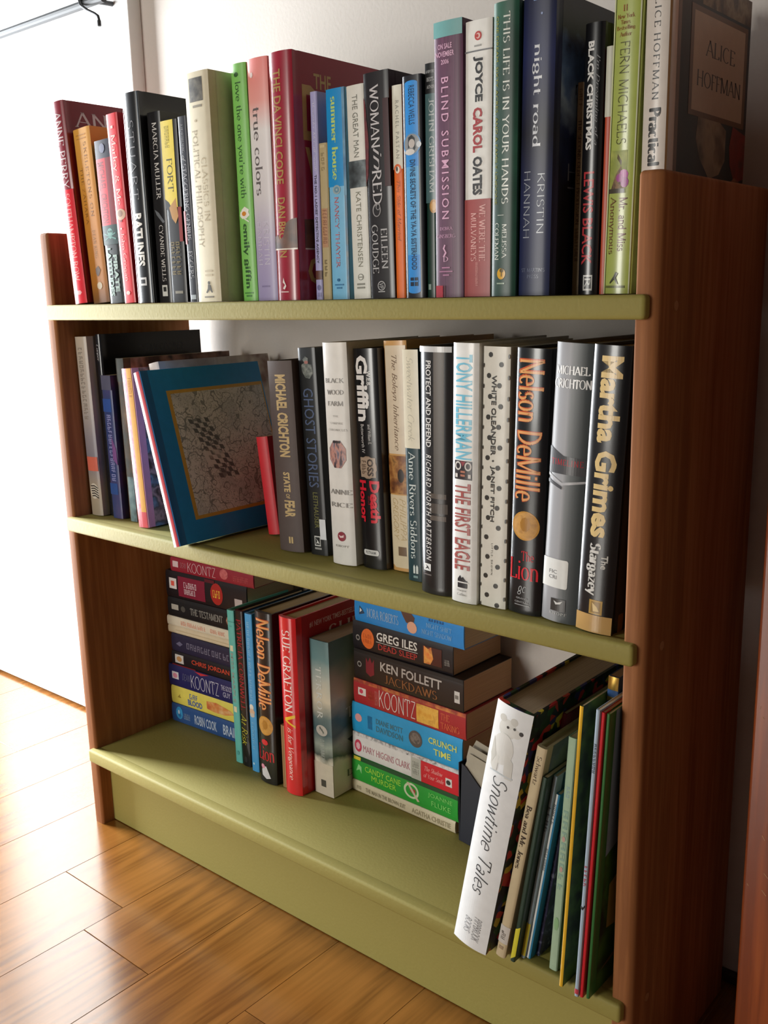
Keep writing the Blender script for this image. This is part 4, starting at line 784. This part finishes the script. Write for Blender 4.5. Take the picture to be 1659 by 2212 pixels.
# standing books between the stacks
book('thin turquoise hardcover with grey capitals and two cream squares, right of the left stack', .2085, .1000, T1, .0135, .222, .115, '#5fb5ad', [D('MISS MARPLE', .275, .60, .28, .66, '#8d9a94', 'b'), R(.225, .262, .28, .72, '#dad4b4'), R(.625, .662, .28, .72, '#dad4b4'), R(.07, .076, 0, 1, '#4a9a96'), R(.10, .104, .3, .7, '#4a9a96'), O(.935, .5, .015, .22, '#4a9a96', 10)], lean=-.0022, hard=True, bul=.0008, rough=.45)
book('slim black hardcover with a red author name and a yellow scrawled title', .2240, .0990, T1, .0165, .225, .13, '#15161a', [D('PATRICIA CORNWELL', .055, .635, .22, .78, '#a61f33', 'r'), D('At Risk', .66, .86, .16, .84, '#d6cf3e', 'l'), P([(.80, .8), (.84, .98), (.90, 1), (.93, .9), (.86, .7)], '#4a4a50'), O(.955, .5, .02, .2, '#2b2c30', 10)], lean=-.001, hard=True, bul=.0012, rough=.3, coat=.3)
book('slim sky-blue book with a small white figure near its middle', .2465, .0960, T1, .0138, .226, .14, '#4ba1dc', [S(14, .05, .40, .34, .68, '#86c3ea'), S(9, .41, .55, .34, .68, '#86c3ea'), O(.585, .45, .020, .30, '#e3e0d6', 9), O(.615, .48, .022, .38, '#d9b79a', 9), O(.635, .5, .014, .34, '#c9c6c0', 8), S(7, .68, .86, .36, .66, '#79bbe6'), O(.95, .4, .008, .12, '#bfe0f2', 8)], lean=.0, hard=True, bul=.0008, rough=.35)
lion('black hardcover with orange serif author name and a gold disc, on the bottom shelf', .2745, .0830, T1, .0325, .239, .0045, True)
book('short thin tan booklet wedged between the black and the red hardcovers', .3140, .0900, T1, .0075, .088, .08, '#a98358', [R(0, 1, .45, .55, '#8a6840')], lean=0, rough=.6)
book('glossy red hardcover with white author capitals and a yellow initial', .3235, .0830, T1, .0300, .241, .155, '#cf2029', [D('SUE GRAFTON', .068, .525, .30, .74, '#eeddd9', 'r'), D('V', .535, .61, .24, .84, '#e6b92f', 'rb'), D('is for Vengeance', .615, .915, .34, .70, '#f0dcd8', 'i')],
     [R(0, 1, 0, 1, grad([(0, '#b81b25'), (.18, '#c01c26'), (.24, '#5a0e18'), (.5, '#6a101a'), (.7, '#9a1822'), (1, '#a51a26')], .241, noise=.10)), H('#1 NEW YORK TIMES-BESTSELLING AUTHOR', .045, .078, .10, .98, '#dcb9bb', 'b'), H('SUE', .10, .19, .35, .80, '#d9c3c3', 'r'), H('GRAFTON', .23, .36, .10, .98, '#e3d3d2', 'r'), O(.42, .14, .008, .03, '#d9b0b0', 8), H('V is for', .80, .93, .18, .9, '#efe3e0', 'rb')], lean=-.0005, hard=True, bul=.004, rough=.14, coat=.7)
TG = [(0, '#ddd4be'), (.21, '#d6cfbd'), (.245, '#4a5650'), (.33, '#98a399'), (.42, '#3f5b62'), (.50, '#5f7475'), (.62, '#d2cab4'), (.76, '#aab3ab'), (.88, '#668a8c'), (1, '#56767a')]
book('misty grey-green paperback with white spaced lettering and a cream foot, against the right stack', .3570, .1075, T1, .0330, .211, .122, grad(TG, .211, noise=.16), [R(.79, 1, 0, 1, '#cbc2b0'), D('TERROR', .165, .50, .30, .60, '#d0d4cf', 'rw'), O(.575, .50, .035, .30, '#b9b6ae'), D('t', .55, .60, .38, .62, '#5a6662', 'i'), D('DAN SIMMONS', .635, .785, .40, .62, '#aeb5ae', 'r'), R(.90, .945, .36, .62, '#4a4a42')],
     [H('THE', .10, .14, .45, .8, '#6f95a0', 'r'), H('TERROR', .455, .525, .16, .98, '#cfd4d2', 'r'), P([(.66, .16), (.64, .4), (.70, .7), (.74, .62), (.72, .3)], '#33403e'), H('DAN', .86, .905, .14, .6, '#6a6a5e', 'r')], lean=-.0022, rough=.35, pages='#a08a72')

# right stack
YR = math.radians(-1.9)
zz = T1
BR = '#c7a077'
def sr(label, x, th, col, els, yaw=YR, y=.1412, **kw):
    return st(label, x, y, th, col, els, yaw=yaw, pages=kw.pop('pages', BR), **kw)
sr('thin cream paperback with faint brown lettering, lowest in the right stack', .3920, .0155, '#cfc3a6', [S(2, .05, .10, .3, .6, '#8f846a'), D('THE MAN IN THE BROWN SUIT', .14, .54, .28, .66, '#8f846a', 'b'), D('AGATHA CHRISTIE', .60, .96, .26, .70, '#9a8e72', 'b')])
sr('bright green paperback with lime lettering and a candy-striped wreath', .3922, .0345, '#2a9a37', [R(0, 1, .84, 1, '#1c4a28'), R(.02, .09, .85, .98, '#d9c93a'), P([(.045, .40), (.07, .70), (.10, .62), (.10, .34), (.08, .5)], '#8fd08a'), D('CANDY CANE', .135, .485, .50, .72, '#a9dc4a', 's'), D('MURDER', .20, .44, .22, .44, '#a9dc4a', 's'), O(.585, .50, .070, .30, '#c9d3b0', 22), O(.585, .50, .052, .22, '#2a9a37', 22), O(.60, .52, .03, .10, '#a93a3a', 5), P([(.54, .78), (.56, .80), (.66, .20), (.64, .16)], '#c9b9a0'), D('JOANNE', .74, .955, .52, .72, '#7fcf6a', 's'), D('FLUKE', .77, .94, .24, .44, '#7fcf6a', 's')], h=.175)
sr('white and red paperback with a pink roundel and thin pink lettering', .3951, .0330, '#dcd9d8', [R(0, 1, .86, 1, art(['#1d1d20', '#d9d6d6', '#8f8f92'], 140, 61)), O(.055, .46, .035, .26, '#c9405a'), O(.055, .46, .022, .16, '#e6b6be', 6), D('MARY HIGGINS CLARK', .105, .555, .28, .56, '#b97a86', 's'), R(.565, .655, 0, .86, '#b3b3aa'), S(5, .58, .645, .48, .72, '#7d7d76'), S(4, .58, .645, .2, .42, '#7d7d76'), R(.655, 1, 0, .86, '#c9202f'), D('The Shadow', .69, .85, .52, .70, '#e3a9a5', 'i'), D('of Your Smile', .68, .86, .24, .42, '#e3a9a5', 'i'), R(.875, .93, .24, .56, '#d6d0cc'), O(.90, .4, .02, .10, '#333333', 8)], h=.176)
sr('sky-blue paperback with yellow title lettering and a round brown picture, in the right stack', .3950, .0405, '#2597cf', [O(.065, .52, .034, .14, '#d99a9a', 10), S(5, .155, .20, .26, .7, '#1c6fa6'), D('DIANE MOTT', .235, .485, .52, .70, '#3f7286', 'b'), D('DAVIDSON', .235, .485, .26, .46, '#3f7286', 'b'), O(.60, .50, .060, .27, '#57504f'), O(.60, .52, .045, .18, art(['#5a4f4a', '#7f736c', '#3f3a3c'], 140, 62), 12), D('CRUNCH', .715, .955, .54, .74, '#d0d36a', 'b'), D('TIME', .76, .905, .22, .42, '#d0d36a', 'b')], h=.179)
sr('red paperback with thin white capitals and a golden picture square, in the right stack', .3992, .0330, '#a5262a', [R(0, 1, .86, 1, art(['#c9662f', '#8f2a22', '#d98a3a'], 60, 63)), R(.045, .12, .38, .68, '#dccfc8'), O(.075, .54, .02, .1, '#c9405a', 6), S(6, .14, .20, .3, .66, '#b3402f'), D('DEAN', .205, .232, .16, .74, '#c98a80', 't'), D('KOONTZ', .245, .575, .14, .84, '#e3d6d0', 't'), R(.585, .775, .10, .82, art(['#d9962f', '#e6b24a', '#b8702a'], 90, 64)), D('THE', .795, .87, .50, .76, '#d96a44', 'r'), D('TAKING', .795, .95, .16, .42, '#d96a44', 'r')], h=.180)
sr('black-brown paperback with grey author capitals and a copper title, in the right stack', .4012, .0400, '#241a17', [O(.055, .52, .022, .10, '#8a8580', 10), O(.055, .52, .014, .06, '#241a17', 10), P([(.12, .30), (.12, .80), (.14, .66), (.16, .84), (.18, .66), (.20, .80), (.20, .30), (.16, .20)], '#7a1c2a'), D('KEN FOLLETT', .26, .82, .50, .80, '#b5aca6', 'b'), D('JACKDAWS', .30, .78, .14, .42, '#8f5a32', 'r'), R(.93, .975, .26, .62, '#c9c4be'), R(.935, .965, .38, .5, '#77726c'), R(0, 1, .90, 1, '#19120f')], h=.174)
sr('black paperback with white underlined author capitals and an orange disc, in the right stack', .4005, .0365, '#19151a', [O(.055, .42, .022, .11, '#8a8580', 10), O(.055, .42, .014, .06, '#19151a', 10), O(.16, .46, .068, .36, '#dc6a2a'), S(4, .115, .205, .48, .62, '#b04a1c'), S(5, .11, .21, .30, .44, '#b04a1c'), D('GREG ILES', .255, .665, .50, .80, '#dcd8d2', 'b'), R(.25, .67, .435, .455, '#c9c4be'), D('DEAD SLEEP', .27, .665, .18, .40, '#a8322f', 'b'), R(.72, .90, .18, .78, '#4a1e16'), P([(.73, .18), (.73, .78), (.77, .70), (.80, .78), (.82, .4), (.79, .18)], art(['#e0662a', '#e8a24a', '#a8321c'], 80, 65)), S(7, .925, .975, .3, .5, '#8f8a84')], yaw=YR * .5, h=.158)
sr('bright blue paperback with silver author capitals, topmost in the right stack', .4046, .0310, '#2283cc', [P([(.045, .30), (.05, .68), (.08, .56), (.10, .40)], '#24435f'), P([(.052, .40), (.056, .60), (.075, .50)], '#cfd6da'), D('NORA ROBERTS', .125, .425, .28, .66, '#9cb8d3', 'r'), P([(.435, 1), (.52, 1), (.575, .74), (.565, .5), (.50, .48), (.47, .7)], '#5a3a2c'), O(.55, .34, .045, .24, '#dba58a', 12), D('NIGHT SHIFT', .68, .90, .52, .70, '#7fb3df', 'r'), D('NIGHT SHADOW', .64, .90, .22, .42, '#7fb3df', 'r'), S(3, .70, .84, .78, .88, '#16508c')], h=.172, pages='#d0bc98')

# navy folder with loose sheets, half hidden behind the white leaning book
fo = tag(empty('document_folder', (.575, .128, T1), (0, 0, math.radians(-8))), 'navy-black folder holding a sheaf of loose sheets, beside the right stack', 'folder')
link('pocket', prism_me([(.0, 0), (.052, 0), (.056, .062), (.010, .098), (.004, .100)], 0, .0012, 'pocket', 'y'), mat('#1b1e2b', .55), fo)
link('pocket', prism_me([(.0, 0), (.052, 0), (.056, .104), (.004, .104)], .0225, .0237, 'pocket', 'y'), mat('#1b1e2b', .55), fo)
link('pocket_side', box_me(-.0012, 0, 0, .0237, 0, .1), mat('#1b1e2b', .55), fo)
random.seed(3)
for i in range(9):
    hh = .118 + random.uniform(-.012, .012); ya = .0020 + i * .0022
    link('sheet', prism_me([(.006, .002), (.050, .002), (.052 + random.uniform(-.003, .004), hh - .03), (.046, hh), (.016 + random.uniform(-.004, .004), hh + .004), (.008, hh - .012)], ya, ya + .0007, 'sheet', 'y'), mat('#9d9482', .8), fo)

# ------------------------------------------------------------------ picture books at the right end of the bottom shelf
FLOR = floral(['#15181d', '#1c2a22', '#1d2038', '#23512f', '#15181d', '#b8262f', '#1f3a26', '#2c2f6a', '#15181d', '#c9b23a', '#c03a34', '#18301f'], 105)
book('thick white picture book with a polar bear on its spine and floral boards, leaning right', .6795, -.028, T1, .0388, .270, .200, FLOR, [
    R(0, 1, 0, 1, '#e9ebec'), O(.085, .44, .036, .25, '#d6d5cf'), O(.052, .27, .014, .10, '#cbc9c2'), O(.050, .58, .014, .10, '#cbc9c2'), O(.090, .66, .017, .16, '#dcdbd6'), O(.082, .80, .008, .055, '#2e2c2c'), O(.078, .44, .005, .035, '#3a3836'), O(.074, .62, .005, .035, '#3a3836'), O(.165, .40, .060, .30, '#d9d8d3'), P([(.17, .12), (.24, .14), (.258, .22), (.256, .34), (.20, .36)], '#d2d1cb'), P([(.17, .50), (.25, .54), (.268, .60), (.268, .78), (.20, .74)], '#d5d4ce'), P([(.13, .12), (.20, .10), (.235, .16), (.20, .26)], '#c6c5be'), R(.258, .263, .16, .80, '#c9d0d3'),
    D('Snowtime Tales', .275, .765, .30, .72, '#3c3e42', 'l'), D('PIPPBROOK', .862, .965, .54, .76, '#55575c', 'l'), D('BOOKS', .878, .945, .28, .48, '#55575c', 'l')], [], lean=.0525, hard=True, bul=.003, rough=.35, pages='#b9a184', name='picture_book')
book('maroon picture book showing only its top edge behind the cream-spined one', .7185, .030, T1, .0040, .252, .185, '#7a2036', [], [R(0, 1, 0, 1, '#6a1c30')], lean=.0485, hard=False, rough=.35, name='picture_book')
book('cream-spined picture book with a brown title and a white spine label', .7245, -.019, T1, .0105, .237, .19, '#cdbb97', [D('Schwartz', .04, .165, .30, .74, '#5a4632', 'r'), D('Bea and Mr. Jones', .265, .56, .24, .76, '#3f3020', 'rb'), R(.845, .93, 0, 1, '#cfc9c2'), O(.875, .35, .006, .14, '#77706a', 8), S(2, .88, .915, .25, .7, '#77706a'), R(.945, .96, .25, .7, '#a58f72')], [R(0, 1, 0, 1, art(['#b7a98a', '#8f9a7a', '#7a8a90', '#5a5a4a'], 24, 72))], lean=.0445, bul=.0012, hard=True, rough=.5, name='picture_book')
book('dark green thin picture book with a yellow lower corner', .7405, -.017, T1, .0048, .207, .18, '#274036', [P([(.82, 0), (.80, 1), (.965, 1), (.99, 0)], '#d9cf3a')], [R(0, 1, 0, 1, art(['#2a3f38', '#3a5a50', '#6a3a34'], 30, 73)), P([(.80, 0), (.82, .2), (.95, .12), (.96, 0)], '#d9cf3a')], lean=.0338, rough=.35, name='picture_book')
book('thin pale blue and white picture book with a yellow foot', .7457, -.006, T1, .0042, .205, .18, '#9fb6c4', [S(4, .16, .30, .2, .8, '#4a5a66'), R(.80, .985, 0, 1, '#d6c93a')], [R(0, 1, 0, 1, art(['#3f6a78', '#2f4a5a', '#8fa9b0'], 26, 74))], lean=.0332, rough=.35, name='picture_book')
book('thin white-spined picture book with blue boards', .7503, -.003, T1, .0045, .186, .18, '#2a7fa8', [R(0, 1, 0, .55, '#d9dcd8'), S(6, .06, .18, .1, .5, '#3a4a5a'), S(9, .32, .46, .1, .5, '#3a4a5a')], [R(0, 1, 0, 1, art(['#1f6a94', '#2a8ab8', '#1c3f66'], 24, 75))], lean=.0300, rough=.35, name='picture_book')
book('dark navy speckled picture book left of the pale green one', .7552, .006, T1, .0040, .160, .18, art(['#161a33', '#1f2444', '#2a2f55', '#8f93a8'], 140, 76), [], [], lean=.0256, rough=.35, name='picture_book')
book('pale mint picture book with faint coloured capitals on its spine', .7752, -.003, T1, .0086, .244, .19, '#a9c3a6', [S(3, .20, .25, .3, .7, '#9ab5b8'), S(8, .30, .66, .24, .78, '#8fb0a0'), O(.42, .5, .012, .2, '#c9a59a', 8), O(.55, .5, .012, .2, '#c9a59a', 8), O(.79, .5, .03, .3, '#8fb886', 8)], [R(0, 1, 0, 1, art(['#8fae8a', '#a9c3a6', '#7f9a9a'], 30, 77))], lean=.0159, rough=.4, name='picture_book')
book('tall picture book with a yellow spine edge and dark leafy green boards', .7955, -.018, T1, .0034, .284, .215, art(['#1c2614', '#2f4420', '#4a6a2c', '#26301a'], 40, 78), [R(0, 1, 0, 1, '#e0ae2c')], [R(0, 1, 0, 1, art(['#1c2614', '#2f4420', '#4a6a2c', '#26301a'], 40, 78)), P([(.06, .62), (.06, .95), (.26, .95), (.26, .62)], '#6a5a30')], lean=.0148, rough=.3, name='picture_book')
book('tall book with gold and blue bands at the head of its spine', .8010, .022, T1, .0100, .300, .20, '#2a4a72', [R(0, .042, 0, 1, mat('#c2a050', .25, 0, .9)), R(.042, .064, 0, 1, '#2f4f7a'), R(.064, .080, 0, 1, mat('#c2a050', .3, 0, .9)), R(.080, .098, 0, 1, '#2f4f7a'), R(.098, .11, 0, 1, mat('#c2a050', .3, 0, .9))], [], lean=.0150, rough=.3, pages='#8a7355', name='picture_book')
book('thin silver-blue picture book left of the red one', .8130, -.021, T1, .0040, .286, .215, '#9fb0c0', [S(8, .11, .21, .2, .8, '#4a5464'), S(5, .525, .60, .2, .8, '#b04a5a'), P([(.668, 0), (.672, .5), (.660, 1), (.668, 1), (.682, .5), (.678, 0)], '#22242a'), R(.972, .99, 0, 1, '#b8404e')], [R(0, 1, 0, 1, '#8fa0ae')], lean=.0142, rough=.3, name='picture_book')
book('thin bright red picture book between the silver-blue and green ones', .8174, -.019, T1, .0034, .284, .215, '#c8202c', [], [R(0, 1, 0, 1, '#2a6a34')], lean=.0140, rough=.35, name='picture_book')
book('green picture book with a nature scene on its cover, rightmost on the bottom shelf', .8228, -.017, T1, .0032, .283, .215, '#2f6a36', [], [R(0, 1, 0, 1, art(['#16301a', '#2f5a28', '#3f6a2c', '#1c2420'], 24, 79)), P([(0, 0), (0, 1), (.40, 1), (.50, .5), (.46, .2), (.50, 0)], '#7f93a6'), P([(.50, .10), (.42, .5), (.44, .9), (.48, .6), (.54, .3)], '#26301c'), P([(.62, .06), (.58, .22), (.70, .30), (.80, .20), (.78, .06)], '#a99f5a'), P([(.93, .03), (.86, .36), (.87, .50), (.91, .30)], '#7a6248')], lean=.0125, rough=.3, name='picture_book')

for o in BOOKS[_nb:]:
    o['group'] = 'books on the bottom shelf'
